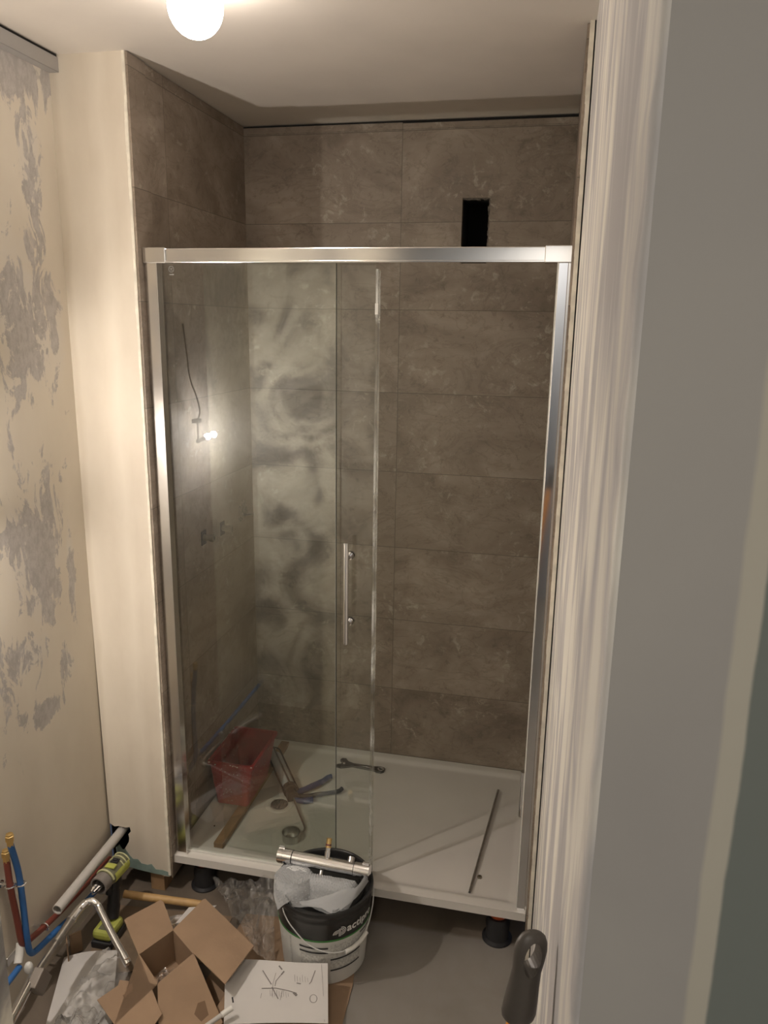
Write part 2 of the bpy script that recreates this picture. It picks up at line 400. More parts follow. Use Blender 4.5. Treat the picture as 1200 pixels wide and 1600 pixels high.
def smooth_path(pts, k=8):
    P = [Vector(p) for p in pts]; Q = [P[0]] + P + [P[-1]]; out = []
    for i in range(1, len(Q)-2):
        a, b, c, d = Q[i-1], Q[i], Q[i+1], Q[i+2]
        for j in range(k):
            t = j/k; out.append(.5*((2*b) + (c-a)*t + (2*a-5*b+4*c-d)*t*t + (3*b-a-3*c+d)*t**3))
    out.append(P[-1]); return out
def Rz(a): return Matrix.Rotation(a, 3, 'Z')

# ------------------------------------------------------------ the room
ZC = 2.60; W_ = 1.185
# back tile wall with a rectangular vent hole cut in it
m = MB(); hx0, hx1, hz0, hz1 = .808, .905, 2.125, 2.343
zr = ZC - .006
m.box((-.05, 0, 0), (hx0, .03, zr)).box((hx1, 0, 0), (W_+.06, .03, zr)).box((hx0, 0, 0), (hx1, .03, hz0)).box((hx0, 0, hz1), (hx1, .03, zr))
struct(m.build('wall_back', 'tile_back'))
m = MB(); # cavity behind the hole
m.box((hx0-.02, .03, hz0-.02), (hx0, .2, hz1+.02)).box((hx1, .03, hz0-.02), (hx1+.02, .2, hz1+.02)).box((hx0, .03, hz0-.02), (hx1, .2, hz0)).box((hx0, .03, hz1), (hx1, .2, hz1+.02)).box((hx0-.02, .2, hz0-.02), (hx1+.02, .22, hz1+.02))
o = struct(m.build('trim_1', 'dark')); 
# chipped lining of the hole
m = MB()
for i in range(16):
    z = hz0 + (i+.5)/16*(hz1-hz0); d = .004+.005*random.random()
    m.box((hx1-d, .004, z-.0075), (hx1, .03, z+.0075))
for i in range(8):
    x = hx0 + (i+.5)/8*(hx1-hx0); d = .002+.004*random.random()
    m.box((x-.0065, .006, hz1-d), (x+.0065, .03, hz1))
struct(m.build('trim_2', 'mortar'))
m = MB(); m.box((-.02, -.800, .07), (0, 0, ZC-.002)); struct(m.build('wall_left_shower', 'tile_left'))
m = MB(); m.box((.0002, -.813, .07), (.0064, -.72, ZC-.002)); struct(m.build('trim_12', 'tile_left'))
m = MB(); m.box((W_, -.806, .07), (W_+.016, 0, ZC-.002)); struct(m.build('wall_right_shower', 'tile_right'))
# thin joint tiles along the ceiling: narrow cut course is part of the tile material; dark gap line above it
# nib: plasterboard end wall facing the camera, torn at the foot and notched round the waste pipe
def jag(a, b, n, amp, ax):
    out = []
    for i in range(n):
        t = i/n; p = [a[0]+(b[0]-a[0])*t, a[1]+(b[1]-a[1])*t]
        if 0 < i: p[ax] += (random.random()-.5)*2*amp
        out.append(tuple(p))
    return out
poly = [(-.225, ZC)] + jag((-.225, 2.59), (-.225, .255), 3, 0, 0)
poly += [(-.218, .246), (-.200, .236), (-.185, .240), (-.160, .238), (-.143, .243), (-.140, .226), (-.150, .214), (-.148, .2), (-.150, .185), (-.170, .15), (-.192, .12), (-.2, .092), (-.17, .088)]
poly += jag((-.17, .086), (-.006, .074), 9, .003, 1)
poly += jag((-.004, .074), (-.002, ZC), 46, .0016, 0) + [(-.002, ZC)]
m = MB(); m.prism(poly, 1, -.8155, -.8035)
struct(m.build('wall_nib', 'nib'))
# paint-free rim of filler along the corner
m = MB(); pts = []
prev = None
for i in range(120):
    z0 = .08 + i*(ZC-.08)/120; z1 = z0 + (ZC-.08)/120
    wdt = .0035 + .004*noise.noise(Vector((3.1, 0, z0*9))) + .0015*random.random()
    m.box((-.0035-abs(wdt), -.8175, z0), (.0002+.0012*noise.noise(Vector((0, 5, z0*30))), -.8005, z1))
struct(m.build('trim_3', 'bead'))
# torn green paper at the foot of the nib
poly = [(-.200, .155), (-.187, .168), (-.175, .150), (-.165, .155), (-.150, .132), (-.138, .120), (-.12, .122), (-.108, .108), (-.085, .106), (-.07, .112), (-.055, .094), (-.03, .096), (-.006, .090), (-.004, .076), (-.06, .0765), (-.12, .081), (-.195, .090)]
m = MB(); m.prism(poly, 1, -.8163, -.8150)
struct(m.build('trim_4', 'green_board'))
# raw timber stud under the nib and dark void behind
m = MB(); m.box((-.085, -.80, 0), (-.035, -.74, .16)); struct(m.build('trim_5', 'wood'))
m = MB(); m.box((-.225, -.795, .0), (-.222, -.0, 2.5)).box((-.222, -.5, 0), (-.02, -.48, .4)); struct(m.build('trim_6', 'dark'))
# right nib: white bead edge, small gap, then the streaked side wall
m = MB()
for i in range(150):
    z0 = .0 + i*ZC/150; z1 = z0 + ZC/150
    d = .0016*noise.noise(Vector((0, 0, z0*14))) + .0008*random.random()
    m.box((W_+.0055+d, -.822, z0), (W_+.0165, -.804, z1))
struct(m.build('trim_7', 'bead'))
m = MB(); m.box((W_+.0165, -.820, 0), (W_+.0192, -.806, ZC)); struct(m.build('trim_8', 'dark'))
XR = 1.2050; YC = -2.415
def corner_bump(z): return .0022*noise.noise(Vector((2, 0, z*12))) + .0014*noise.noise(Vector((7, 0, z*60)))
# side wall with a rounded, hand-filled corner
m = MB()
def sidewall(u, v):
    z = v*ZC
    L1 = (-.824) - (YC+.005)
    if u < .8:
        y = -.824 - (u/.8)*L1; x = XR + .0016*noise.noise(Vector((0, y*3, z*2)))*min(1, (u/.8)*4)
        t = max(0, (u/.8-.93)/.07); x -= corner_bump(z)*t
        return (x, y, z)
    a = (u-.8)/.2*PI/2
    return (XR+.005-.005*math.cos(a)-corner_bump(z)*math.cos(a), YC+.005-.005*math.sin(a)-corner_bump(z)*math.sin(a)*.6, z)
m.grid(sidewall, 60, 130)
m.bm.faces.ensure_lookup_table()
struct(m.build('wall_right', 'plaster_right'))
m = MB(); m.grid(lambda u, v: (XR+.005+u*.9, YC+.0012*noise.noise(Vector((u*6, 1, v*8))) - corner_bump(v*ZC)*.0, v*ZC), 30, 60); m.box((XR+.006, YC+.003, 0), (XR+.9, YC+.02, ZC)); m.box((XR+.006, -2.40, 0), (XR+.02, -.83, ZC))
struct(m.build('wall_hall', 'grey_face'))
# left wall
m = MB(); m.box((-.245, -3.6, 0), (-.225, -.803, ZC)); struct(m.build('wall_left', 'plaster_left'))
# rear wall beside and above the doorway
m = MB(); m.box((-.225, -2.21, 0), (.46, -2.10, ZC)).box((.46, -2.21, 2.32), (XR, -2.10, ZC)); struct(m.build('wall_front', rear_mat()))
m = MB(); m.box((-.3, -4.2, ZC), (2.2, .25, ZC+.03)); struct(m.build('ceiling', 'ceiling'))
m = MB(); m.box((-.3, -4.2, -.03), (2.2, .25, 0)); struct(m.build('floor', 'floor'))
m = MB(); m.box((-.3, -4.2, 0), (2.2, -4.15, ZC)).box((2.15, -4.2, 0), (2.2, YC, ZC)).box((-.3, -4.2, 0), (-.245, -3.6, ZC)); struct(m.build('wall_hall_rear', flat('cool_grey_paint', (.42, .45, .50), .7)))  # unseen hall walls, tinted to bounce cool light
# dark movement gap between ceiling and tiles at the back
m = MB(); m.box((.0, -.0015, ZC-.007), (.59, .0, ZC-.0035)).box((.59, -.0018, ZC-.010), (W_, .0, ZC-.0035)); struct(m.build('trim_9', 'dark'))
m = MB(); m.box((.0, -.0008, ZC-.030), (W_, .0, ZC-.0288)); struct(m.build('trim_10', 'mortar'))
# metal track at the ceiling on the left wall
m = MB(); m.box((-.225, -3.0, 2.556), (-.196, -.808, 2.5565)).box((-.1965, -3.0, 2.556), (-.196, -.808, 2.592)).box((-.225, -3.0, 2.592), (-.204, -.808, 2.5925)).box((-.224, -.812, 2.558), (-.197, -.806, 2.59))
o = m.build('metal_track', 'galv'); tag(o, 'grey metal track fixed along the ceiling over the patched left wall', 'metal track')
m = MB(); m.box((-.225, -3.0, 2.593), (-.200, -.806, 2.5995)); struct(m.build('trim_11', 'dark'))

# ------------------------------------------------------------ shower tray
tray = empty('shower_tray', (.59, -.4, .15), 'low white shower tray raised on black feet between the tiled walls', 'shower tray')
m = MB()
def sm(t): t = max(0, min(1, t)); return t*t*(3-2*t)
def tr(u, v):
    # clustered grid
    x = .002 + u*1.181; y = -.800 + v*.798
    e = min(x, 1.185-x, -y, y+.800)
    z = .15 - .009*sm((e-.034)/.022)
    d = math.hypot(x-.25, y+.43)
    z -= .004*sm((.25-d)/.25)
    return (x, y, z)
m.grid(tr, 120, 84)
m.box((.002, -.800, .1215), (1.183, -.002, .1225)); m.box((.002, -.800, .1225), (1.183, -.797, .1495)); m.box((.002, -.797, .122), (.005, -.002, .1495)); m.box((1.180, -.797, .122), (1.183, -.002, .1495))
m.build('tray_body', 'tray', tray)
for fx, fy in ((.085, -.735), (1.098, -.745), (.59, -.25), (.09, -.12), (1.09, -.12)):
    m = MB(); m.lathe([(.048, 0), (.048, .005), (.038, .010), (.036, .03), (.038, .060), (.034, .085), (0, .085)], (fx, fy, 0), 32)
    f = m.build('tray_foot', 'black_rubber', tray)
    m = MB(); m.lathe([(.026, .085), (.029, .09), (.029, .106), (.022, .110), (.022, .1215)], (fx, fy, 0), 24); m.build('height_adjuster', 'redorange', f)
# drain
dr = empty('drain', (.25, -.43, .137), 'round open drain in the tray beside the red tub', 'drain')
m = MB(); m.lathe([(.0, .0004), (.033, .0004), (.034, .0012), (.052, .0022), (.053, .0016), (.0535, 0)], (.25, -.43, .1372), 40); m.build('drain_flange', 'tray', dr)
m = MB(); m.lathe([(0, .0010), (.031, .0016), (.033, .0018)], (.25, -.43, .1372), 32)
m.build('drain_opening', flat('wet_dark_grey', (.10, .11, .11), .4, var=.5, vscale=60), dr)  # mottled dark grey disc filling the opening
m = MB()
for k in range(5): m.box((.25-.026+k*.013-.002, -.43-.024, .139), (.25-.026+k*.013+.002, -.43+.024, .1405))
m.build('drain_grate', 'steel', dr)

# ------------------------------------------------------------ sliding shower door
door = empty('shower_door', (.6, -.76, .15), 'silver framed sliding glass shower door with a long chrome handle', 'shower door')
YF = -.790
xl, xr = .0075, 1.1885
m = MB(); m.box((xl+.05, YF+.002, 2.071), (xr-.05, YF+.045, 2.107), .0025); m.box((xl+.05, YF-.0005, 2.0685), (xr-.05, YF+.004, 2.0735), .0008); m.build('top_rail', 'alu', door)
m = MB(); m.box((xl, YF-.003, 2.067), (.077, YF+.047, 2.109), .002); m.build('rail_end_cap', 'alu', door)
m = MB(); m.box((1.119, YF-.003, 2.067), (xr, YF+.047, 2.109), .002); m.build('rail_end_cap', 'alu', door)
m = MB(); m.box((xl, YF+.008, .150), (.022, YF+.040, 2.068), .0008); m.build('wall_profile', 'alu', door)
m = MB(); m.box((.016, YF, .1505), (.047, YF+.034, 2.068), .0012); m.box((.0455, YF-.0006, .1505), (.0485, YF+.003, 2.068), .0005); m.build('upright', 'alu', door)
m = MB(); m.box((1.174, YF+.006, .150), (xr, YF+.044, 2.068), .0008); m.build('wall_profile', 'alu', door)
m = MB(); m.box((1.1545, YF, .1505), (1.1795, YF+.038, 2.068), .0015); m.build('upright', 'chrome', door)
m = MB(); m.box((1.1515, YF+.001, .152), (1.1545, YF+.012, 2.068), .0006); m.build('door_seal', 'seal', door)
# door stop on the right upright
m = MB(); m.tube([(1.150, YF+.018, .47), (1.150, YF+.018, .62)], .010, 16); 
m.build('upright_rod', 'chrome', door)
# panes
m = MB(); m.box((.040, -.768, .158), (.5665, -.762, 2.085), .0006); pf = m.build('fixed_pane', 'dusty_glass', door)
m = MB(); m.box((.5660, -.7683, .158), (.5672, -.7617, 2.068)); m.build('pane_edge', flat('dark_glass_edge', (.05, .06, .05), .2), pf)
m = MB(); m.box((.5650, -.7686, .30), (.5658, -.7614, 1.62)); 
m.build('pane_edge', 'etch', pf)
m = MB(); m.tube([(.082+.008*math.cos(a), -.7685, 2.052+.008*math.sin(a)) for a in [2*PI*k/24 for k in range(24)]], .0008, 6, closed=True)
m.box((.077, -.7688, 2.0488), (.087, -.7682, 2.0500)); m.box((.077, -.7688, 2.0535), (.087, -.7682, 2.0545)); m.box((.0812, -.7688, 2.049), (.0824, -.7682, 2.054))
for k in range(4): m.box((.076+k*.0035, -.7688, 2.036), (.0785+k*.0035, -.7682, 2.039))
m.build('etched_mark', 'etch', pf)
m = MB(); m.box((.165, -.740, .166), (.6725, -.734, 2.085), .0006); ps = m.build('sliding_pane', 'glass', door)
m = MB(); m.box((.6715, -.7435, .166), (.6785, -.7305, 2.055), .001); m.box((.6785, -.739, .166), (.6835, -.735, 2.05)); m.build('edge_seal', thin_glass('translucent_seal', (.86, .86, .82), 3.0, .15, smudge=.95), ps)
m = MB(); m.box((.670, -.7445, 1.935), (.6795, -.729, 1.965), .001); m.build('seal_joint', 'seal', ps)
h = MB(); h.tube([(.6025, -.790, .977), (.6025, -.790, .982), (.6025, -.790, 1.286), (.6025, -.790, 1.291)], [.0075, .0085, .0085, .0075], 20)
hd = h.build('handle', 'chrome', ps)
for z in (1.030, 1.238):
    m = MB(); m.cyl((.6025, -.782, z), (.6025, -.7405, z), .0065, 16); m.cyl((.6025, -.7430, z), (.6025, -.7405, z), .012, 20); m.cyl((.6025, -.7335, z), (.6025, -.724, z), .0125, 20)
    m.build('handle_mount', 'chrome', hd)
m = MB(); m.box((.545, -.786, .1505), (.580, -.730, .160), .001); m.build('bottom_guide', 'seal', door)
m = MB(); m.box((.047, -.771, .1502), (.566, -.759, .1575)); m.build('bottom_seal', 'seal', door)

# ------------------------------------------------------------ inlets on the tiled left wall
def inlet(y, z, label):
    e = empty('pipe_inlet', (0, y, z), label, 'pipe inlet', 'threaded inlets for the shower valve')
    m = MB(); m.box((0.0003, y-.020, z-.026), (.0015, y+.020, z+.024)); m.build('cut_opening', 'dark', e)
    m = MB(); m.cyl((.001, y, z), (.030, y, z), .011, 20); m.pipe((.026, y, z), (.040, y, z), .0135, .008, 20); m.build('threaded_stub', 'stub_metal', e)
    return e
inlet(-.462, 1.176, 'brass threaded stub in the tiled left wall, nearer the door')
inlet(-.305, 1.170, 'brass threaded stub in the tiled left wall, nearer the back corner')
e = empty('hose_outlet', (0, -.11, 1.185), 'small chrome spout sticking out of a rough hole low in the shower corner', 'pipe outlet')
m = MB()
for k in range(44):
    a = random.random()*2*PI; r = .042*math.sqrt(random.random()); m.sphere((.0005, -.11+r*math.cos(a), 1.19+r*math.sin(a)), .005+.006*random.random(), (.35, 1, 1), 8)
m.build('mortar_patch', 'mortar', e)
m = MB(); m.cyl((.001, -.10, 1.17), (.055, -.125, 1.185), .004, 12); m.build('spout', 'steel', e)  # thin slanted bar across the speckled patch

# ------------------------------------------------------------ lamps
L1 = (.385, -1.20, 2.545)
lamp = empty('globe_lamp', (L1[0], L1[1], ZC), 'glowing round white globe lamp on the ceiling', 'ceiling lamp')
m = MB(); m.sphere(L1, .0575, (1, 1, 1.06), 32); m.build('globe', 'globe', lamp)
m = MB(); m.lathe([(.034, 2.5999), (.034, 2.592), (.024, 2.588), (.020, 2.575)], (L1[0], L1[1], 0), 28); m.build('lamp_holder', 'porcelain', lamp)
wl = empty('bare_bulb_lamp', (-.225, -1.53, 1.46), 'small bare glowing bulb in a holder hanging from wires on the left wall', 'wall lamp')
m = MB(); m.sphere((-.182, -1.525, 1.462), .0115, (1.2, 1, 1), 20); m.build('bulb', 'bulb', wl)
m = MB(); m.cyl((-.190, -1.460, 1.452), (-.183, -1.500, 1.458), .0065, 20, .0085); m.sphere((-.191, -1.458, 1.452), .009, n=16); m.build('bulb_holder', 'dark', wl)
m = MB(); m.cyl((-.190, -1.458, 1.455), (-.190, -1.456, 1.530), .0035, 10); m.box((-.205, -1.470, 1.524), (-.178, -1.436, 1.540), .002)
m.build('terminal_block', 'dark', wl)
m = MB(); m.tube(smooth_path([(-.190, -1.462, 1.538), (-.190, -1.482, 1.570), (-.196, -1.466, 1.63), (-.208, -1.445, 1.70), (-.216, -1.44, 1.80), (-.224, -1.44, 1.90)]), .003, 8); m.build('wire', 'dark', wl)
# hallway ceiling light behind the camera
ll = bpy.data.lights.new('hall_light', 'AREA'); ll.shape = 'DISK'; ll.size = .35; ll.energy = HALL_W; ll.color = (1, .90, .78)
lo = bpy.data.objects.new('hall_light', ll); COL.objects.link(lo); lo.location = (1.1, -3.7, 2.56)

# ------------------------------------------------------------ things in the tray
TZ = .1414
# red mixing tub
def tub(cx, cy, x0, x1, y0, y1, bx0, bx1, by0, by1, z0, z1, t, m):
    def ring(a0, a1, b0, b1, z, r=.012, n=4):
        out = []
        for (qx, qy, st) in ((a1-r, b1-r, 0), (a0+r, b1-r, PI/2), (a0+r, b0+r, PI), (a1-r, b0+r, 1.5*PI)):
            for k in range(n+1): a = st + k/n*PI/2; out.append(m.bm.verts.new((qx+r*math.cos(a), qy+r*math.sin(a), z)))
        return out
    R = [ring(bx0, bx1, by0, by1, z0), ring(x0, x1, y0, y1, z1-.012), ring(x0-.006, x1+.006, y0-.006, y1+.006, z1-.012), ring(x0-.006, x1+.006, y0-.006, y1+.006, z1),
         ring(x0+t, x1-t, y0+t, y1-t, z1), ring(bx0+t, bx1-t, by0+t, by1-t, z0+t)]
    n = len(R[0]); fs = []
    for A, B in zip(R[:-1], R[1:]):
        for k in range(n): f = m.bm.faces.new((A[k], A[(k+1) % n], B[(k+1) % n], B[k])); fs.append(f)
    fs.append(m.bm.faces.new(R[0][::-1])); fs.append(m.bm.faces.new(R[-1]))
    m._tag(fs)
tb = empty('mixing_tub', (.09, -.39, .163), 'dusty red plastic mixing tub at the left end of the tray', 'tub')
m = MB(); tub(0, 0, .012, .180, -.520, -.262, .030, .152, -.505, -.285, .1615, .340, .004, m); m.build('tub_body', 'red', tb)
m = MB()
for k in range(150):
    s = random.choice((0, 0, 1, 2)); q = .0005+.0012*random.random()**2; t = random.random(); zz = random.random()
    if s == 0: p = (.030-.018*zz+.13*t+.012, -.5065-.0150*zz, .17+.155*zz)
    elif s == 1: p = (.1525+.0275*zz, -.50+.22*t, .17+.155*zz)
    else: p = (.026, -.50+.22*t, .20+.12*zz)
    m.sphere(p, q, (1, 1, 1), 6)
for k in range(16):
    t = random.random(); m.sphere((.006+.18*t, -.5255, .331+.01*random.random()), .0022*random.random()+.0008, (1.5, 1, .8), 6)
    m.sphere((.007, -.52+.25*t, .340), .0022*random.random()+.0006, (1, 2, .6), 6)
o = m.build('dried_splashes', 'dust', tb); o['kind'] = 'stuff'
# wooden strip under the tub
m = MB(); a = math.atan2(.70, .012); m.box((.116, -.722, TZ), (.150, -.028, .1605), .001)
tag(m.build('wooden_strip', 'wood'), 'long flat wooden strip lying under the red tub', 'wood strip')
# sealant gun
P0 = Vector((.125, -.150, TZ+.031)); P1 = Vector((.285, -.394, TZ+.031)); D = (P1-P0).normalized(); Sd = Vector((-D.y, D.x, 0))
gun = empty('sealant_gun', (.2, -.27, TZ), 'sealant gun with pale cartridge and blue handle beside the red tub', 'sealant gun')
m = MB(); m.cyl(P0+D*.03, P1-D*.03, .0245, 28); m.cyl(P0-D*.03, P0+D*.03, .004, 12, .011); m.build('cartridge', 'cartridge', gun)
m = MB()
for s in (-1, 1): m.tube([P0+Sd*.0275*s+Vector((0, 0, .006)), P1+Sd*.0275*s+Vector((0, 0, .006))], .0035, 8)
m.tube([P0+D*.004+Vector((.028*math.cos(a)*Sd.x, .028*math.cos(a)*Sd.y, .028*math.sin(a))) for a in [2*PI*k/24 for k in range(24)]], .0025, 8, closed=True)
m.tube([P0+Vector((0, 0, .0285)), P1+Vector((0, 0, .0285))], .0035, 8)
m.build('cradle', 'black_rubber', gun)
m = MB(); m.cyl(P1-D*.03, P1-D*.005, .028, 24); m.cyl(P1-D*.008, P1+D*.028, .020, 20); m.box((P1.x-.018, P1.y-.018, TZ+.002), (P1.x+.018, P1.y+.018, TZ+.036), .004, Rz(.6)); m.build('gun_head', 'black_rubber', gun)
hk = [P1+Vector((0, 0, -.003)), (.318, -.440, .158), (.352, -.495, .156), (.385, -.545, .152), (.394, -.566, .150), (.390, -.582, .150), (.374, -.586, .150), (.364, -.574, .150), (.362, -.566, .150)]
m = MB(); m.tube(smooth_path(hk), .0036, 10); m.build('plunger_rod', 'steel', gun)
m = MB(); m.tube(smooth_path([(.293, -.385, .160), (.318, -.350, .158), (.340, -.322, .158), (.372, -.275, .156), (.388, -.236, .155), (.398, -.228, .155)]), [.012]*8+[.011]*8+[.012]*8+[.011]*8+[.009]*9, 12)
m.build('trigger', 'blue_handle', gun)
m = MB(); m.tube(smooth_path([(.292, -.402, .160), (.335, -.385, .156), (.40, -.350, .155), (.45, -.322, .156), (.462, -.305, .160)]), [.010]*8+[.009]*8+[.008]*9+[.008]*8, 12)
m.build('grip', 'black_rubber', gun)
m = MB(); m.tube(smooth_path([(.305, -.412, .156), (.335, -.410, .153), (.370, -.392, .152)]), [.010]*9+[.012]*8, 12); m.build('grip_sleeve', 'blue_handle', gun)
# chrome waste cover
m = MB(); m.lathe([(0, .004), (.026, .004), (.0275, .006), (.029, .030), (.0325, .031), (.0325, .0285), (.031, .0), (0, .0)], (.362, -.620, TZ+.0005), 40)
m.sphere((.362, -.620, TZ+.007), .009, (1, 1, .6), 16)
tag(m.build('waste_cup', 'steel'), 'small round chrome waste cup on the tray near the bucket', 'waste cup')
# adjustable spanner
sp = empty('spanner', (.48, -.09, TZ), 'steel spanner lying by the back wall of the shower', 'spanner')
m = MB(); A = Vector((.395, -.112, TZ)); ang = math.atan2(.02, .19); R = Rz(math.radians(-4))
def T(pts): return [tuple((R @ Vector((x, y, 0)))[:2]) for x, y in pts]
def off(pts): return [(A.x+x, A.y+y) for x, y in T(pts)]
body = [(.035, .012), (.060, .0075), (.150, .009), (.172, .013), (.190, .012), (.197, .004), (.196, -.006), (.186, -.013), (.170, -.013), (.150, -.009), (.060, -.0085), (.040, -.016), (.018, -.023), (-.002, -.021), (-.002, -.012), (.014, -.006), (.014, .004), (.0, .012), (.004, .022), (.02, .024)]
body = [(x, y*(1.45 if x < .05 or x > .14 else 1.25)) for x, y in body]
m.prism(off(body), 2, TZ+.0005, TZ+.0085); m.build('spanner_body', flat('dark_tool_steel', (.20, .195, .185), .28, .9), sp)
m = MB(); q = A + R @ Vector((.181, 0, 0)); m.pipe((q.x, q.y, TZ+.0088), (q.x, q.y, TZ+.0102), .0135, .008, 20); m.build('ring_end', 'chrome', sp); m = MB(); q = A+R @ Vector((.024, -.006, 0)); m.cyl((q.x, q.y, TZ+.003), (q.x, q.y, TZ+.011), .0055, 12); m.build('adjuster', 'chrome', sp)
m = MB(); q0 = A + R @ Vector((.065, -.002, 0)); q1 = A+R @ Vector((.145, -.002, 0)); m.tube([(q0.x, q0.y, TZ+.0086), (q1.x, q1.y, TZ+.0086)], .0022, 8); m.build('raised_marking', 'chrome', sp)
# loose rod and nut
m = MB(); m.pipe((1.053, -.166, TZ+.0125), (1.004, -.742, TZ+.0055), .0048, .0035, 16)
tag(m.build('metal_rod', 'steel'), 'long thin grey metal rod lying on the right side of the tray', 'rod')
m = MB(); m.lathe([(.0075, 0), (.0075, .006), (.0035, .0062), (.0035, 0)], (1.028, -.660, TZ+.0003), 6, smooth=False, close=True)
tag(m.build('nut', 'stub_metal'), 'small loose nut beside the thin metal rod on the tray', 'nut')
m = MB(); m.sphere((.07, -.615, TZ+.0025), .003, (1, 1, .7), 8); tag(m.build('debris_crumb', 'dark'), 'tiny dark crumb on the tray in front of the red tub', 'crumb')

# ------------------------------------------------------------ pipes on the left wall
def clip_(y, z, x, par):
    m = MB(); m.tube([(x+.0125*math.cos(a), y+.0125*math.sin(a), z) for a in [2*PI*k/20 for k in range(20)]], .0022, 8, closed=True)
    m.cyl((-.2245, y, z), (x-.012, y, z), .004, 10); m.cyl((-.2245, y, z), (-.2215, y, z), .011, 16); m.build('pipe_clip', 'chrome', par)
def supply(name, mat, x, pts, lab, cz):
    e = empty(name, pts[-1], lab, 'pipe')
    m = MB(); m.tube(smooth_path(pts), .0088, 14); m.build('pipe_run', mat, e)
    t = Vector(pts[0]); m = MB(); m.lathe([(.0092, -.004), (.0092, .012), (.0115, .012), (.0115, .026), (.0095, .027), (.0095, .032), (.004, .033)], t, 6, smooth=False); m.build('end_fitting', 'brass', e)
    clip_(cz[0], cz[1], x, e); return e
supply('hot_pipe', 'red_pipe', -.195, [(-.195, -1.328, .490), (-.195, -1.325, .40), (-.195, -1.315, .30), (-.193, -1.310, .22), (-.193, -1.300, .198), (-.193, -1.27, .190), (-.195, -1.20, .175), (-.197, -1.10, .16), (-.197, -.95, .15), (-.197, -.86, .145)], 'dark red upright supply pipe with brass end clipped to the left wall', (-1.326, .41))
supply('cold_pipe', 'blue_pipe', -.180, [(-.180, -1.325, .540), (-.182, -1.305, .44), (-.184, -1.298, .34), (-.182, -1.300, .24), (-.182, -1.298, .19), (-.182, -1.292, .165), (-.182, -1.27, .150), (-.183, -1.18, .135), (-.184, -1.10, .12), (-.185, -.95, .105), (-.186, -.86, .10)], 'blue upright supply pipe with brass end clipped to the left wall', (-1.302, .40))
e = empty('pipe_elbow', (-.19, -1.31, .19), 'pale elbow fitting where the blue floor pipe starts below the upright pipes', 'pipe fitting')
m = MB(); m.tube(smooth_path([(-.200, -1.305, .205), (-.195, -1.32, .180), (-.19, -1.335, .165)]), .0115, 12); m.build('elbow_body', 'porcelain', e)
m = MB(); m.box((-.2248, -1.34, .150), (-.219, -1.28, .178), .002); m.build('wall_bracket', 'steel', e)
m = MB(); m.tube(smooth_path([(-.186, -1.335, .155), (-.184, -1.38, .153), (-.182, -1.48, .152), (-.18, -1.65, .15), (-.18, -2.0, .15)]), .0088, 14)
tag(m.build('low_pipe', 'blue_pipe'), 'blue pipe running low along the left wall at the bottom corner', 'pipe')
for y in (-1.215, -1.165):
    m = MB(); m.tube([(-.19+.012*math.cos(a), y, (.182 if y < -1.2 else .115)+.012*math.sin(a)) for a in [2*PI*k/16 for k in range(16)]], .0024, 8, closed=True)
    m.cyl((-.2245, y, .182 if y < -1.2 else .115), (-.204, y, .182 if y < -1.2 else .115), .003, 8)
    tag(m.build('pipe_clamp', 'chrome'), 'shiny pipe clamp under the open end of the grey waste pipe, ' + ('upper one' if y < -1.2 else 'lower one'), 'pipe clamp', 'small pipe clamps by the waste pipe')
wp = empty('waste_pipe', (-.18, -.9, .21), 'pale grey plastic waste pipe coming out of the nib along the left wall', 'pipe')
m = MB(); m.pipe((-.182, -.77, .216), (-.172, -1.178, .212), .0155, .0125, 28); m.build('pipe_run', 'waste', wp)
m = MB(); m.cyl((-.174, -1.150, .2125), (-.1745, -1.145, .2125), .0124, 20); m.build('pipe_bore', 'dark', wp)  # dark disc set inside the pipe stands in for the bore's shade

# ------------------------------------------------------------ drill standing on its battery
dl = empty('cordless_drill', (-.11, -1.02, 0), 'lime and grey cordless drill standing on its battery below the waste pipe', 'drill')
m = MB(); axd = Vector((-.015, -.165, -.004)).normalized(); c0 = Vector((-.100, -.935, .212))
Q = Matrix((Vector((1, 0, 0)) - axd*axd.x, )).row if False else None
up = Vector((0, 0, 1)); xx = axd.cross(up).normalized(); yy = xx.cross(axd).normalized(); F = Matrix((xx, yy, axd)).transposed()
m = MB(); m.lathe([(0, -.012), (.018, -.010), (.027, 0), (.029, .02), (.030, .05), (.030, .075), (.027, .085), (.027, .095)], c0, 28, M=F); m.build('motor_housing', 'olive', dl)
RIB = flat('pale_lime_plastic', (.50, .50, .28), .5)
for t in (.004, .018, .032): m = MB(); m.tube([c0+F @ Vector((.0302*math.cos(a), .0302*math.sin(a), t)) for a in [PI*.12+PI*.76*j/14 for j in range(15)]], .0022, 6); m.build('vent_rib', RIB, dl)
m = MB(); m.tube([c0+F @ Vector((.0305*math.cos(a), .0305*math.sin(a), .088)) for a in [PI*.05+PI*.9*j/16 for j in range(17)]], .0035, 8); m.build('front_rib', RIB, dl)
m = MB()
for s in (-1, 1):
    m.grid(lambda u, v: tuple(c0+F @ Vector((s*(.0306)*math.cos(-.65+1.15*v), .0306*math.sin(-.65+1.15*v), .006+.070*u))), 8, 6, .0015)
m.box(tuple(c0+Vector((-.016, -.078, .028))), tuple(c0+Vector((.016, -.058, .0325))), .001)
m.build('side_shell', 'lime', dl)
m = MB(); m.box(tuple(c0+Vector((-.012, -.052, .0285))), tuple(c0+Vector((.012, -.032, .0325))), .001); m.box(tuple(c0+Vector((-.007, -.047, .0325))), tuple(c0+Vector((.007, -.037, .036))), .001); m.build('selector_switch', 'black_rubber', dl)
m = MB(); m.pipe(c0+axd*.094, c0+axd*.124, .0285, .0235, 28); m.build('torque_collar', flat('grey_collar', (.20, .18, .165), .45), dl)
m = MB()
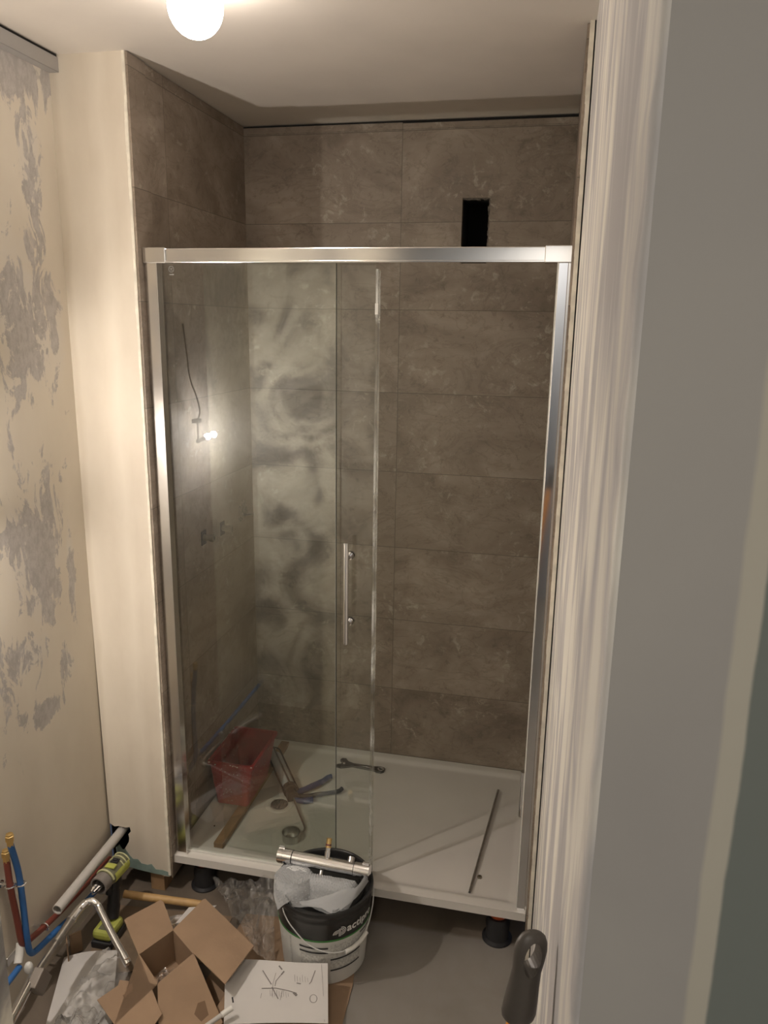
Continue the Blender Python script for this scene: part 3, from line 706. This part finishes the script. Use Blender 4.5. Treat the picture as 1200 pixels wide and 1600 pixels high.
for k in range(3):
    a = k*2*PI/3+.5; o_ = F @ Vector((.009*math.cos(a), .009*math.sin(a), 0)); m.tube([c0+axd*.100+o_*1.4, c0+axd*.152+o_*.6], [.0065, .004], 8)
m.cyl(c0+axd*.09, c0+axd*.130, .012, 16); m.build('chuck', 'chrome', dl)
m = MB(); m.tube(smooth_path([c0+axd*.045+Vector((0, 0, -.02)), (-.105, -.985, .15), (-.103, -1.000, .10), (-.102, -1.015, .062)]), [.022]*8+[.019]*8+[.021]*9, 16); m.tube([(-.106, -1.012, .178), (-.106, -1.018, .150)], .009, 10); m.build('handle_grip', 'black_rubber', dl)
m = MB(); m.box((-.138, -1.085, .0), (-.068, -.990, .026), .006); m.build('battery', 'black_rubber', dl)
m = MB(); m.box((-.136, -1.080, .026), (-.070, -.996, .060), .012); m.build('battery_top', 'lime', dl)
m = MB(); m.box((-.118, -1.068, .0602), (-.088, -1.045, .0608)); m.build('battery_label', 'olive', dl)

# ------------------------------------------------------------ chrome shower riser lying over the corner
rs = empty('shower_riser', (-.09, -1.3, .2), 'bent chrome shower riser pipe propped over the paper beside the left wall', 'shower pipe')
m = MB(); m.tube([(-.030, -1.640, .190), (-.063, -1.530, .200), (-.090, -1.400, .205)], .0125, 18); m.build('lower_tube', 'chrome', rs)
m = MB(); m.tube([(-.090, -1.400, .205), (-.0975, -1.268, .215)], .0078, 16); m.tube([(-.0975, -1.290, .2133), (-.098, -1.262, .2155)], .0125, 18); m.tube([(-.098, -1.262, .2155), (-.1005, -1.212, .221)], .0125, 18); m.build('slide_tube', 'steel', rs)
m = MB(); m.tube([(-.1004, -1.216, .2206), (-.1007, -1.209, .2212)], .0140, 18); m.tube(smooth_path([(-.1007, -1.210, .221), (-.097, -1.178, .229), (-.090, -1.158, .234), (-.077, -1.147, .236), (-.060, -1.148, .229), (-.045, -1.156, .222), (.010, -1.187, .175), (.064, -1.216, .134)]), [.0122]*9+[.0112]*9+[.0100]*39, 18); m.build('curved_arm', 'chrome', rs)
m = MB(); m.tube([(.058, -1.213, .139), (.080, -1.225, .122)], .0115, 18); m.tube([(.076, -1.223, .112), (.073, -1.221, .138)], .008, 14); m.build('end_connector', 'chrome', rs)
sb = MB(); sb.box((-.088, -1.425, .165), (-.060, -1.375, .225), .003, Matrix.Rotation(.5, 3, 'X')); b_ = sb.build('slide_bracket', flat('dull_grey_bracket', (.30, .27, .24), .35, .6), rs)
m = MB(); m.sphere((-.108, -1.392, .222), .012, (1, 1, 1.5), 16); m.build('bracket_knob', 'wire_white', b_)

# ------------------------------------------------------------ cardboard on the floor, tube, scraps
m = MB(); m.prism([(.28, -.84), (.66, -.80), (.695, -1.037), (.705, -1.33), (.25, -1.42)], 2, .0005, .004)
tag(m.build('flat_cardboard', 'card'), 'flat brown cardboard sheet lying on the floor under the bucket', 'cardboard sheet')
m = MB(); m.prism([(-.15, -.90), (.24, -.86), (.25, -1.05), (-.12, -1.20)], 2, .0005, .003)
tag(m.build('floor_cardboard', flat('dirty_brown_card', (.20, .145, .095), .8, var=.2, vscale=12)), 'dirty brown cardboard sheet on the floor behind the open box', 'cardboard sheet')
m = MB(); m.tube([(-.125, -.905, .055), (.125, -.855, .022)], .0125, 20); 
tag(m.build('cardboard_tube', 'tube'), 'tan round tube lying under the front edge of the tray', 'tube')
m = MB(); m.grid(lambda u, v: (.03+.16*u+.02*v, -.92-.10*v+.03*u, .012+.022*noise.noise(Vector((u*5, v*5, 2)))+.012*u), 14, 12)
tag(m.build('plastic_scrap', 'film_milky'), 'crumpled milky plastic scrap between the tube and the open box', 'plastic scrap')
m = MB(); m.grid(lambda u, v: (.10+.085*u-.01*v, -.890-.075*v+.03*u, .034+.016*u*v), 6, 6, .0006)
tag(m.build('paper_scrap', 'paper'), 'small white paper scrap behind the tall flap of the open box', 'paper scrap')

# ------------------------------------------------------------ the open cardboard box
Lc, Bc, Rc = Vector((.087, -1.181, 0)), Vector((.141, -1.070, 0)), Vector((.243, -1.142, 0)); Fc = Lc+Rc-Bc+Vector((.004, -.012, 0))
H = .115
bx = empty('open_box', ((Lc+Rc)/2)[:], 'open brown cardboard box with spread flaps left of the bucket', 'cardboard box')
m = MB()
cs = [Lc, Bc, Rc, Fc]; cen = (Lc+Bc+Rc+Fc)/4
up = Vector((0, 0, H)); th = .0028
for i in range(4):
    a, b = cs[i], cs[(i+1) % 4]; nrm = (cen-(a+b)/2); nrm.z = 0; nrm.normalize()
    z0 = Vector((0, 0, .0045))
    v = [a+z0, b+z0, b+up, a+up]; w2 = [p+nrm*th for p in v]
    m.quad(*v); m.quad(*w2[::-1]); m.quad(v[3], v[2], w2[2], w2[3])
m.quad(*[p+Vector((0, 0, .006)) for p in cs]); m.quad(*[p+Vector((0, 0, .0045)) for p in cs[::-1]])
m.build('box_body', 'card', bx, recalc=False)
def flap(a, b, pts, name='flap', holes=(), mat='card'):
    """a,b hinge ends at the box rim; pts outline of the far edge"""
    m = MB(); V = [a, b]+[Vector(p) for p in pts]
    far = V[2+len(pts)//2]; pn = (b-a).cross(far-a).normalized()
    for v_ in V[2:]: v_.z = a.z - (pn.x*(v_.x-a.x)+pn.y*(v_.y-a.y))/pn.z
    n = (V[1]-V[0]).cross(V[2]-V[0]).normalized()
    if n.z < 0: n = -n
    A = [m.bm.verts.new(v) for v in V]; B = [m.bm.verts.new(v-n*th) for v in V]
    m.bm.faces.new(A); m.bm.faces.new(B[::-1]); k = len(V)
    for i in range(k): m.bm.faces.new((A[i], B[i], B[(i+1) % k], A[(i+1) % k]))
    f = m.build(name, mat, bx)
    for (h, col) in holes:
        m = MB(); m.bm.faces.new([m.bm.verts.new(Vector(q)) for q in h]); m.build('die_cut_mark', col, f)
    return f
def onpl(V0, V1, V2, s, t, lift=.0006):
    V0, V1, V2 = map(Vector, (V0, V1, V2)); n = (V1-V0).cross(V2-V0).normalized()
    if n.z < 0: n = -n
    return V0+(V1-V0)*s+(V2-V0)*t+n*lift
up = Vector((0, 0, H))
flap(Lc+up, Bc+up, [(.060, -.978, .125), (.048, -.972, .126), (-.017, -1.070, .122), (-.018, -1.078, .121)])
flap(Bc+up, Rc+up, [(.375, -1.222, .118), (.405, -1.082, .122), (.183, -.936, .122), (.178, -.940, .121)])
shade = flat('cardboard_mark', (.17, .105, .06), .85)
a, b, c = Rc+up, Fc+up, Vector((.402, -1.290, .06))
RF = [onpl(a, b, c, x, y) for x, y in ((-.05, .62), (.12, .60), (.22, .80), (.1, .92), (-.02, .84))]
flap(Rc+up, Fc+up, [(.262, -1.390, .075), (.300, -1.402, .068), (.392, -1.318, .060), (.396, -1.290, .062)], holes=[([onpl(Rc+up, Fc+up, (.396, -1.290, .062), x, y) for x, y in ((.18, .62), (.34, .58), (.50, .66), (.42, .80), (.22, .80))], shade)])
bl = [(.248, -1.345, .1), (.240, -1.380, .1), (.195, -1.425, .082), (.130, -1.384, .086), (.040, -1.323, .090), (.078, -1.278, .098), (.074, -1.262, .102)]
q0, q1, q2 = Fc+up, Lc+up, Vector((.150, -1.400, .085))
flap(Fc+up, Lc+up, bl, holes=[([onpl(q0, q1, q2, x, y) for x, y in ((.42, .42), (.62, .36), (.60, .50), (.50, .56), (.66, .78), (.46, .66))], shade), ([onpl(q0, q1, q2, x, y) for x, y in ((.20, .70), (.25, .68), (.26, .73), (.21, .74))], shade), ([onpl(q0, q1, q2, x, y) for x, y in ((.10, .84), (.16, .82), (.17, .88), (.11, .89))], shade)])
# things inside the box
m = MB(); m.lathe([(0, .0), (.014, 0), (.015, .012), (.010, .018), (0, .019)], (.158, -1.178, .0068), 20)
tag(m.build('rubber_cap', 'maroon'), 'small round maroon cap at the bottom of the open box', 'cap')
m = MB(); m.grid(lambda u, v: (.128+.085*u, -1.205+.085*v, .020+.018*noise.noise(Vector((u*6, v*6, 9)))), 18, 18)
tag(m.build('box_film', 'film'), 'crumpled clear film inside the open cardboard box', 'plastic film')
# tall brown panel edge of a second carton peeking behind the big flap
m = MB(); m.box((.250, -1.020, .004), (.375, -1.016, .105), 0, Rz(-.72)); tag(m.build('carton_panel', 'card_in'), 'narrow brown carton panel standing behind the largest box flap', 'cardboard panel')

# ------------------------------------------------------------ papers
def stroke(m, f, pts, wdt):
    for (a, b) in zip(pts[:-1], pts[1:]):
        A = Vector(f(*a)); B = Vector(f(*b)); d = (B-A); d.z = 0
        if d.length < 1e-6: continue
        n = Vector((-d.y, d.x, 0)).normalized()*wdt/2; z = Vector((0, 0, .0009))
        m.quad(A-n+z, B-n+z, B+n+z, A+n+z)
pc = [Vector((.316, -1.087, .056)), Vector((.630, -1.076, .105)), Vector((.676, -1.229, .060)), Vector((.404, -1.300, .068))]
def pf2(u, v):
    p = pc[0].lerp(pc[1], u).lerp(pc[3].lerp(pc[2], u), v)
    p.z += .004*math.sin(u*5+1)*(1-v)+.004*math.sin(v*6+u*3); return p
e = empty('drawing_sheet', (.5, -1.18, 0), 'white instruction sheet with line drawings leaning in front of the bucket', 'paper sheet')
m = MB(); m.grid(pf2, 16, 16, .0012); m.build('sheet', 'paper', e)
m = MB()
stroke(m, pf2, [(.37, .18), (.42, .30), (.455, .38)], .0028); stroke(m, pf2, [(.46, .42), (.52, .60)], .0028)
stroke(m, pf2, [(.53, .08), (.56, .14)], .004); stroke(m, pf2, [(.58, .16), (.55, .22)], .004); stroke(m, pf2, [(.55, .22), (.50, .32), (.49, .40)], .0018)
stroke(m, pf2, [(.36, .45), (.50, .43), (.62, .46), (.70, .50)], .0026); stroke(m, pf2, [(.67, .49), (.70, .54)], .007)
stroke(m, pf2, [(.50, .20), (.47, .36), (.46, .56)], .001); stroke(m, pf2, [(.56, .46), (.54, .62)], .001); stroke(m, pf2, [(.35, .60), (.36, .52)], .001)
stroke(m, pf2, [(.88, .12), (.84, .30), (.82, .34)], .0022); stroke(m, pf2, [(.70, .33), (.74, .34)], .003)
for k in range(9): u = .44+.022*k; stroke(m, pf2, [(u, .46+.02*(k % 3)), (u+.004, .56+.02*(k % 2))], .0007)
for k in range(6): u = .68+.025*k; stroke(m, pf2, [(u, .20+.02*(k % 3)), (u+.004, .31)], .0007)
stroke(m, pf2, [(.86+.035*math.cos(a), .60+.075*math.sin(a)) for a in [2*PI*k/16 for k in range(17)]], .0014)
stroke(m, pf2, [(.94, .02), (.955, .5), (.965, .98)], .0008)
m.build('line_drawing', 'ink', e)['kind'] = 'stuff'
m = MB(); stroke(m, pf2, [(.075, .60), (.085, .68)], .004); m.build('punched_mark', 'darkink', e)
# low flat carton that props the sheet up
m = MB(); m.box((.36, -1.27, .004), (.60, -1.115, .048), .002, Rz(-.12)); tag(m.build('flat_carton', 'card'), 'low brown carton under the white sheet with line drawings', 'cardboard box')
pl = [Vector((-.185, -1.150, .012)), Vector((-.040, -1.092, .022)), Vector((.085, -1.330, .014)), Vector((-.060, -1.45, .012))]
def pf1(u, v):
    p = pl[0].lerp(pl[1], u).lerp(pl[3].lerp(pl[2], u), v); p.z += .008*math.sin(u*4)*math.sin(v*5+1)+.003; return p
e = empty('instruction_sheet', (-.05, -1.25, 0), 'large white instruction sheet under the chrome riser pipe at lower left', 'paper sheet')
m = MB(); m.grid(pf1, 16, 16, .0012); m.build('sheet', 'paper', e)
m = MB()
stroke(m, pf1, [(.12, .15), (.14, .28), (.22, .36), (.30, .38)], .0016); stroke(m, pf1, [(.16, .50), (.22, .56), (.32, .58)], .0016); stroke(m, pf1, [(.3, .585), (.32, .575)], .004)
for k in range(4): stroke(m, pf1, [(.36+.035*k, .46), (.375+.035*k, .465)], .003)
stroke(m, pf1, [(.30, .385), (.33, .39)], .004); stroke(m, pf1, [(.52, .05), (.545, .06)], .006)
for k in range(3): stroke(m, pf1, [(.42+.05*k, .76), (.45+.05*k, .765)], .003)
m.build('line_drawing', 'ink', e)['kind'] = 'stuff'
# small brown-red leaflet behind the riser
m = MB(); m.box((-.185, -1.115, .004), (-.150, -1.110, .075), 0, Rz(.9)); m.box((-.195, -1.150, .004), (-.150, -1.146, .085), 0, Rz(-.9)); tag(m.build('small_carton', 'card_in'), 'small standing piece of brown carton between the riser pipe and the drill battery', 'cardboard piece')

# ------------------------------------------------------------ bucket
BC = Vector((.578, -.935, .0045)); RB, RT, HB = .128, .1475, .262
FACE = math.radians(-73)
def RR(z): return RB+(RT-RB)*min(1, z/HB)
def cylp(th_, z, o=0.0): a = FACE+math.radians(th_); r = RR(z)+o; return BC+Vector((r*math.cos(a), r*math.sin(a), z))
bk = empty('bucket', BC[:], 'black and white adhesive bucket standing in front of the shower tray', 'bucket')
m = MB(); m.lathe([(RB-.006, 0), (RB-.001, .003), (RR(.165), .165)], BC, 72); m.build('lower_body', 'bucket_white', bk)
m = MB(); m.lathe([(RR(.165)+.0004, .165), (RR(.222)+.0004, .222), (RR(.224)+.0022, .225), (RR(.224)+.0022, .231), (RT-.001, .235), (RT, .245), (RT+.002, .247), (RT+.003, .258), (RT+.001, .262), (RT-.004, .262), (RT-.008, .258), (RT-.009, .236), (RT-.022, .234), (RT-.026, .240), (RT-.034, .240), (RT-.038, .232), (0, .231)], BC, 72)
m.build('lid', 'bucket_black', bk)
m = MB(); m.lathe([(RR(.165)+.0009, .1625), (RR(.168)+.0012, .168)], BC, 72)
m.bm.faces.ensure_lookup_table()
m.build('green_band', 'green_line', bk, recalc=False)
def patch(m, t0, t1, z0, z1, o=.0012, s=0):
    n = max(2, int(abs(t1-t0)/4))
    m.grid(lambda u, v: tuple(cylp(t0+(t1-t0)*u, z0+(z1-z0)*v+s*u, o)), n, 1)
for q_ in ((-32, 4, .137, .143), (-32, 4, .1205, .1265), (7, 50, .0935, .0985), (7, 50, .0535, .0585), (48, 68, .150, .155)): m = MB(); patch(m, *q_); m.build('label_bar', 'darkink', bk)
for q_ in ((7, 62, .104, .150, .0009), (-31, 4, .075, .115, .0009), (7, 50, .062, .090, .0009), (-47, -46, .01, .155, .0009)): m = MB(); patch(m, *q_); m.build('label_print', 'label_grey', bk)
# lettering
cu = bpy.data.curves.new('lettering', 'FONT'); cu.body = 'actipro'; cu.size = .036; cu.offset = .0009; cu.extrude = 0; cu.space_character = 1.04
to = bpy.data.objects.new('lettering_source', cu); COL.objects.link(to)
dg = bpy.context.evaluated_depsgraph_get(); dg.update()
me = bpy.data.meshes.new_from_object(to.evaluated_get(dg)); bpy.data.objects.remove(to)
bm = bmesh.new(); bm.from_mesh(me); bmesh.ops.triangulate(bm, faces=bm.faces[:])
bmesh.ops.subdivide_edges(bm, edges=[e for e in bm.edges if e.calc_length() > .006], cuts=2)
for v in bm.verts:
    z = .187+v.co.y; v.co = cylp(27+math.degrees(v.co.x/RR(z)), z, .0016)
bm.to_mesh(me); bm.free(); me.name = 'brand_lettering'; me.materials.append(MT['letter'])
o = bpy.data.objects.new('brand_lettering', me); COL.objects.link(o); o.parent = bk; o.matrix_parent_inverse = Matrix.Translation(bk.location).inverted()
m = MB()
def arc(cx, cz, r, a0, a1, w_=.0022):
    n = 10
    for k in range(n):
        A = [math.radians(a0+(a1-a0)*j/n) for j in (k, k+1)]
        q = [(r-w_/2, A[0]), (r-w_/2, A[1]), (r+w_/2, A[1]), (r+w_/2, A[0])]
        m.bm.faces.new([m.bm.verts.new(cylp(cx+math.degrees(rr*math.cos(aa)/RR(.19)), cz+rr*math.sin(aa), .0016)) for rr, aa in q])
for r in (.005, .0095, .014): arc(15.5, .1865, r, 80, 180)
for r in (.005, .0095, .014): arc(19.5, .1960, r, -90, 95)
for dx in (17.0, 18.6): m.bm.faces.new([m.bm.verts.new(cylp(dx+a_, z_, .0016)) for a_, z_ in ((-.4, .178), (.4, .178), (.4, .206), (-.4, .206))])
m.build('logo_arcs', 'letter', bk, recalc=False)
hp = [(-56, .238), (-50, .226), (-40, .200), (-20, .158), (0, .134), (16, .124), (26, .122)]
wi = MB(); wi.tube(smooth_path([cylp(t, z, .006 if i else .002) for i, (t, z) in enumerate(hp)]), .0018, 8)
wi.tube(smooth_path([cylp(t, z, .007) for t, z in ((55, .138), (66, .158), (82, .200), (98, .238))]), .0018, 8)
hw = wi.build('wire_handle', 'wire_white', bk)
m = MB(); m.tube([cylp(t, z, .011) for t, z in ((24, .122), (34, .1245), (45, .130), (57, .139))], .0065, 14); m.build('handle_roll', 'porcelain', hw)
# mixer bar across the bucket
mx = empty('mixer_valve', (.57, -.89, .28), 'chrome thermostatic mixer bar lying across the top of the bucket', 'mixer valve')
A = Vector((.418, -.895, .2955)); B = Vector((.712, -.903, .2915)); d = (B-A).normalized()
A = A.copy(); 
m = MB(); m.cyl(A+d*.048, B-d*.05, .0205, 36); m.build('valve_body', 'chrome', mx)
m = MB(); m.cyl(A, A+d*.0455, .0222, 36); m.cyl(A+d*.004, A+d*.016, .0235, 36); m.build('control_knob', 'chrome', mx)
m = MB(); m.cyl(B-d*.048, B, .0222, 36); m.build('control_knob', 'chrome', mx)
for q in (A+d*.012, B-d*.012):
    m = MB(); m.box((q.x-.012, q.y+.002, q.z+.020), (q.x+.008, q.y+.012, q.z+.0265), .0015); m.build('knob_button', 'chrome', mx)

q = A+d*.156
m = MB(); m.cyl(q+Vector((0, .005, .012)), q+Vector((0, .016, .032)), .009, 20); m.cyl(q+Vector((0, .016, .032)), q+Vector((0, .022, .043)), .0075, 20); st = m.build('outlet_stub', 'chrome', mx)
m = MB(); m.cyl(q+Vector((0, .021, .042)), q+Vector((0, .024, .047)), .009, 20); m.cyl(q+Vector((0, .0255, .050)), q+Vector((0, .034, .066)), .0082, 20); m.build('threaded_nipple', 'brass', st)
m = MB(); m.cyl(q+Vector((0, .0235, .0465)), q+Vector((0, .0262, .0515)), .0088, 20); m.build('rubber_ring', 'maroon', st)
m = MB(); m.cyl(q+Vector((.075, .008, .012)), q+Vector((.075, .020, .022)), .011, 20); m.build('inlet_boss', 'steel', mx); m = MB(); m.cyl(q+Vector((-.01, -.018, -.012)), q+Vector((-.01, -.032, -.024)), .006, 12); m.build('inlet_boss', 'steel', mx)
# bubble-wrapped parcel
pk = empty('wrapped_parcel', (.55, -.98, .24), 'bubble wrapped shower part resting on the bucket lid', 'parcel')
m = MB(); cz = .264
m.lathe([(0, -.014), (.042, -.014), (.050, -.008), (.052, .004), (.049, .012), (.043, .0155), (0, .018)], (.487, -.960, cz), 44, M=Matrix.Rotation(.12, 3, 'X'))
m.tube(smooth_path([(.530, -.955, cz+.001), (.58, -.955, cz+.001), (.625, -.952, cz), (.662, -.950, cz-.001)]), [.0200]*8+[.0185]*8+[.016]*9, 20)
m.build('wrapped_shape', 'filling', pk)
def poly_at(P, t):
    L = [0]
    for a_, b_ in zip(P[:-1], P[1:]): L.append(L[-1]+math.hypot(b_[0]-a_[0], b_[1]-a_[1]))
    d_ = t*L[-1]
    for i in range(len(P)-1):
        if d_ <= L[i+1] or i == len(P)-2:
            q = (d_-L[i])/(L[i+1]-L[i]); return [P[i][k]+(P[i+1][k]-P[i][k])*q for k in range(2)]
BK = [(.446, -.902), (.498, -.906), (.534, -.922), (.581, -.924), (.627, -.926), (.661, -.931), (.684, -.939)]
FR = [(.432, -.975), (.452, -1.035), (.481, -1.082), (.512, -1.046), (.563, -1.032), (.604, -1.043), (.644, -1.057), (.673, -1.017), (.688, -.975)]
def wrap(u, v):
    a_ = poly_at(BK, u); b_ = poly_at(FR, u); x = a_[0]+(b_[0]-a_[0])*v; y = a_[1]+(b_[1]-a_[1])*v
    h = .2455; rr = math.hypot(x-BC.x, y-BC.y)
    if rr > RT-.016: h = .2685-.25*max(0, rr-RT-.002)
    dd = math.hypot(x-.487, y+.960); disc = cz+.0215-.12*(y+.96) if dd < .053 else cz+.0195-(dd-.053)*1.1
    h = max(h, disc)
    if x > .51:
        dy = abs(y+.953); st_ = cz+.0215-(dy*dy/.045 if dy < .02 else .0089+(dy-.02)*.75); h = max(h, st_ if x < .672 else st_-(x-.672)*.8)
    h += .0022*noise.noise(Vector((x*55, y*55, 1)))+.0012*noise.noise(Vector((x*150, y*150, 4)))
    return (x, y, h+.0010)
m = MB(); m.grid(wrap, 84, 44)
pb = m.build('bubble_wrap', 'bubble', pk)
m = MB()
for i in range(34):
    for j in range(15):
        u, v = (i+.5*(j % 2)+.3)/35, (j+.5)/16; p = Vector(wrap(u, v)); m.sphere(p+Vector((0, 0, .0002)), .0026, (1, 1, .5), 8)
o = m.build('bubbles', 'bubble', pb); o['kind'] = 'stuff'
# the loose double edge rolled up along the front
FE = [(.530, -1.038, .262), (.575, -1.022, .268), (.620, -.998, .274), (.655, -.975, .280), (.682, -.968, .282), (.694, -.940, .286), (.702, -.912, .290)]
FE2 = [(.545, -1.044, .256), (.600, -1.046, .262), (.640, -1.058, .262), (.668, -1.030, .266), (.690, -.992, .268), (.703, -.955, .270), (.712, -.918, .272)]
A_ = smooth_path(FE, 6); B_ = smooth_path(FE2, 6)
m = MB(); m.grid(lambda u, v: tuple(A_[round(u*36)].lerp(B_[round(u*36)], v)+Vector((0, 0, .004*math.sin(v*PI)+.0018*noise.noise(Vector((u*14, v*5, 3)))))), 36, 8); m.build('wrap_fold', 'bubble', pk)

# ------------------------------------------------------------ clear plastic bags
def crumple(f, nu, nv, amp, sc, seed, mat, name, label, cat='plastic bag'):
    m = MB()
    def g_(u, v):
        p = Vector(f(u, v)); q = p*sc+Vector((seed, seed*2, 0))
        a = abs(noise.noise(q))*2+noise.noise(q*2.3)*.6+abs(noise.noise(q*4.7))*.35
        b = noise.noise(q+Vector((9, 9, 9)))
        return (p.x+b*amp*.4, p.y+noise.noise(q+Vector((4, 1, 7)))*amp*.4, max(.004, p.z+(a-.35)*amp))
    m.grid(g_, nu, nv, smooth=True); o = m.build(name, mat); tag(o, label, cat); return o
crumple(lambda u, v: (.135+.215*v+.245*u*(.35+.65*(1-v))+.03*v, -.775-.16*u*0-.25*v-.05*u, .035+.10*u*(1-v)+.012), 80, 80, .026, 15, 1.3, 'film', 'plastic_bag', 'crumpled clear plastic bag between the open box and the bucket')
crumple(lambda u, v: (-.045+.11*u-.015*v, -1.135-.05*u-.19*v, .045+.030*math.sin(u*PI)), 60, 60, .028, 15, 4.2, 'film_milky', 'plastic_bag', 'crumpled milky plastic bag on the white sheet left of the open box')
crumple(lambda u, v: (-.03+.12*u, -1.37-.12*v+.02*u, .05+.045*math.sin(u*PI)), 50, 50, .04, 20, 8.2, 'film', 'plastic_bag', 'dark clear plastic bag at the bottom edge below the left sheet')
m = MB(); m.sphere((.045, -1.43, .035), .034, (1.4, 1, .9), 24); m.sphere((.0, -1.45, .03), .028, (1.2, 1, .9), 20)
tag(m.build('black_fitting', 'black_rubber'), 'black rounded fitting inside the clear bag at the bottom edge', 'fitting')
# glue stick / nozzle and chrome ring at the bottom edge
e = empty('nozzle_tube', (.38, -1.31, .08), 'pale plastic nozzle tube pointing up at the corner of the drawing sheet', 'nozzle')
m = MB(); m.cyl((.340, -1.372, .083), (.3975, -1.298, .093), .0062, 16); m.build('tube_body', 'waste', e)
m = MB(); m.cyl((.3975, -1.298, .093), (.417, -1.273, .0965), .0078, 16); m.build('tube_cap', 'porcelain', e)
m = MB(); m.tube([(.462+.045*math.cos(a), -1.362+.045*math.sin(a), .085) for a in [2*PI*k/40 for k in range(40)]], .004, 10, closed=True)
tag(m.build('chrome_ring', 'chrome'), 'chrome ring lying on the front edge of the drawing sheet', 'ring')

# ------------------------------------------------------------ long tool leaning at the right
tl = empty('pole_tool', (1.05, -2.28, 0), 'long tool with a dark grey hanging handle leaning by the right wall', 'tool')
T0 = Vector((1.1800, -2.190, 1.305)); T1 = Vector((1.1680, -2.198, 1.192)); d = (T1-T0).normalized()
side = Vector((.92, .36, 0)).normalized(); side = (side-d*side.dot(d)).normalized(); nn = d.cross(side)
LG = (T1-T0).length
def ell(t, sx, sy, off_=0): 
    c = T0+d*t+side*off_
    return [c+side*sx*math.cos(2*PI*k/28)+nn*sy*math.sin(2*PI*k/28) for k in range(28)]
KS = .80
m = MB(); prof = [(.000, .006, .003), (.002, .011, .006), (.007, .0165, .0095), (.016, .0205, .0125), (.028, .0222, .014), (.042, .0215, .0145), (.060, .0195, .0150), (.085, .0205, .0165), (.110, .0225, .0175), (.128, .0235, .0175), (.136, .0220, .0165), (.140, .0190, .0145)]
rg = [[m.bm.verts.new(p) for p in ell(t, a_, b_)] for t, a_, b_ in [(.745*q0_, KS*q1_, KS*q2_) for q0_, q1_, q2_ in prof]]
for A_, B_ in zip(rg[:-1], rg[1:]):
    for k in range(28): f = m.bm.faces.new((A_[k], A_[(k+1) % 28], B_[(k+1) % 28], B_[k])); f.smooth = True
m.bm.faces.new(rg[0][::-1]); m.bm.faces.new(rg[-1])
go = m.build('grip_handle', 'grip', tl)
# hanging hole cut through the grip
m = MB(); cc = T0+d*.0335*KS; mm_ = []
pr = [cc+side*.0118*KS*math.cos(a)+d*.0240*KS*math.sin(a) for a in [2*PI*k/24 for k in range(24)]]
A_ = [m.bm.verts.new(p-nn*.05) for p in pr]; B_ = [m.bm.verts.new(p+nn*.05) for p in pr]
m.bm.faces.new(A_[::-1]); m.bm.faces.new(B_)
for k in range(24): m.bm.faces.new((A_[k], A_[(k+1) % 24], B_[(k+1) % 24], B_[k]))
cut = m.build('cut_shape', 'grip', tl)
bo = go.modifiers.new('hole', 'BOOLEAN'); bo.operation = 'DIFFERENCE'; bo.object = cut; bo.solver = 'EXACT'
dg = bpy.context.evaluated_depsgraph_get(); dg.update(); nm = bpy.data.meshes.new_from_object(go.evaluated_get(dg)); go.modifiers.clear(); go.data = nm; bpy.data.objects.remove(cut)
m = MB(); E_ = T0+d*1.45; k_ = (T0.z)/(-d.z); foot = T0+d*(k_-.02)
m.tube([T0+d*.100, T0+d*.30, foot], .0105, 20); m.build('pole', 'orange', tl)
m = MB(); m.box((foot.x-.12, foot.y-.02, .004), (foot.x+.04, foot.y+.025, .05), .004); m.build('tool_head', 'steel', tl)
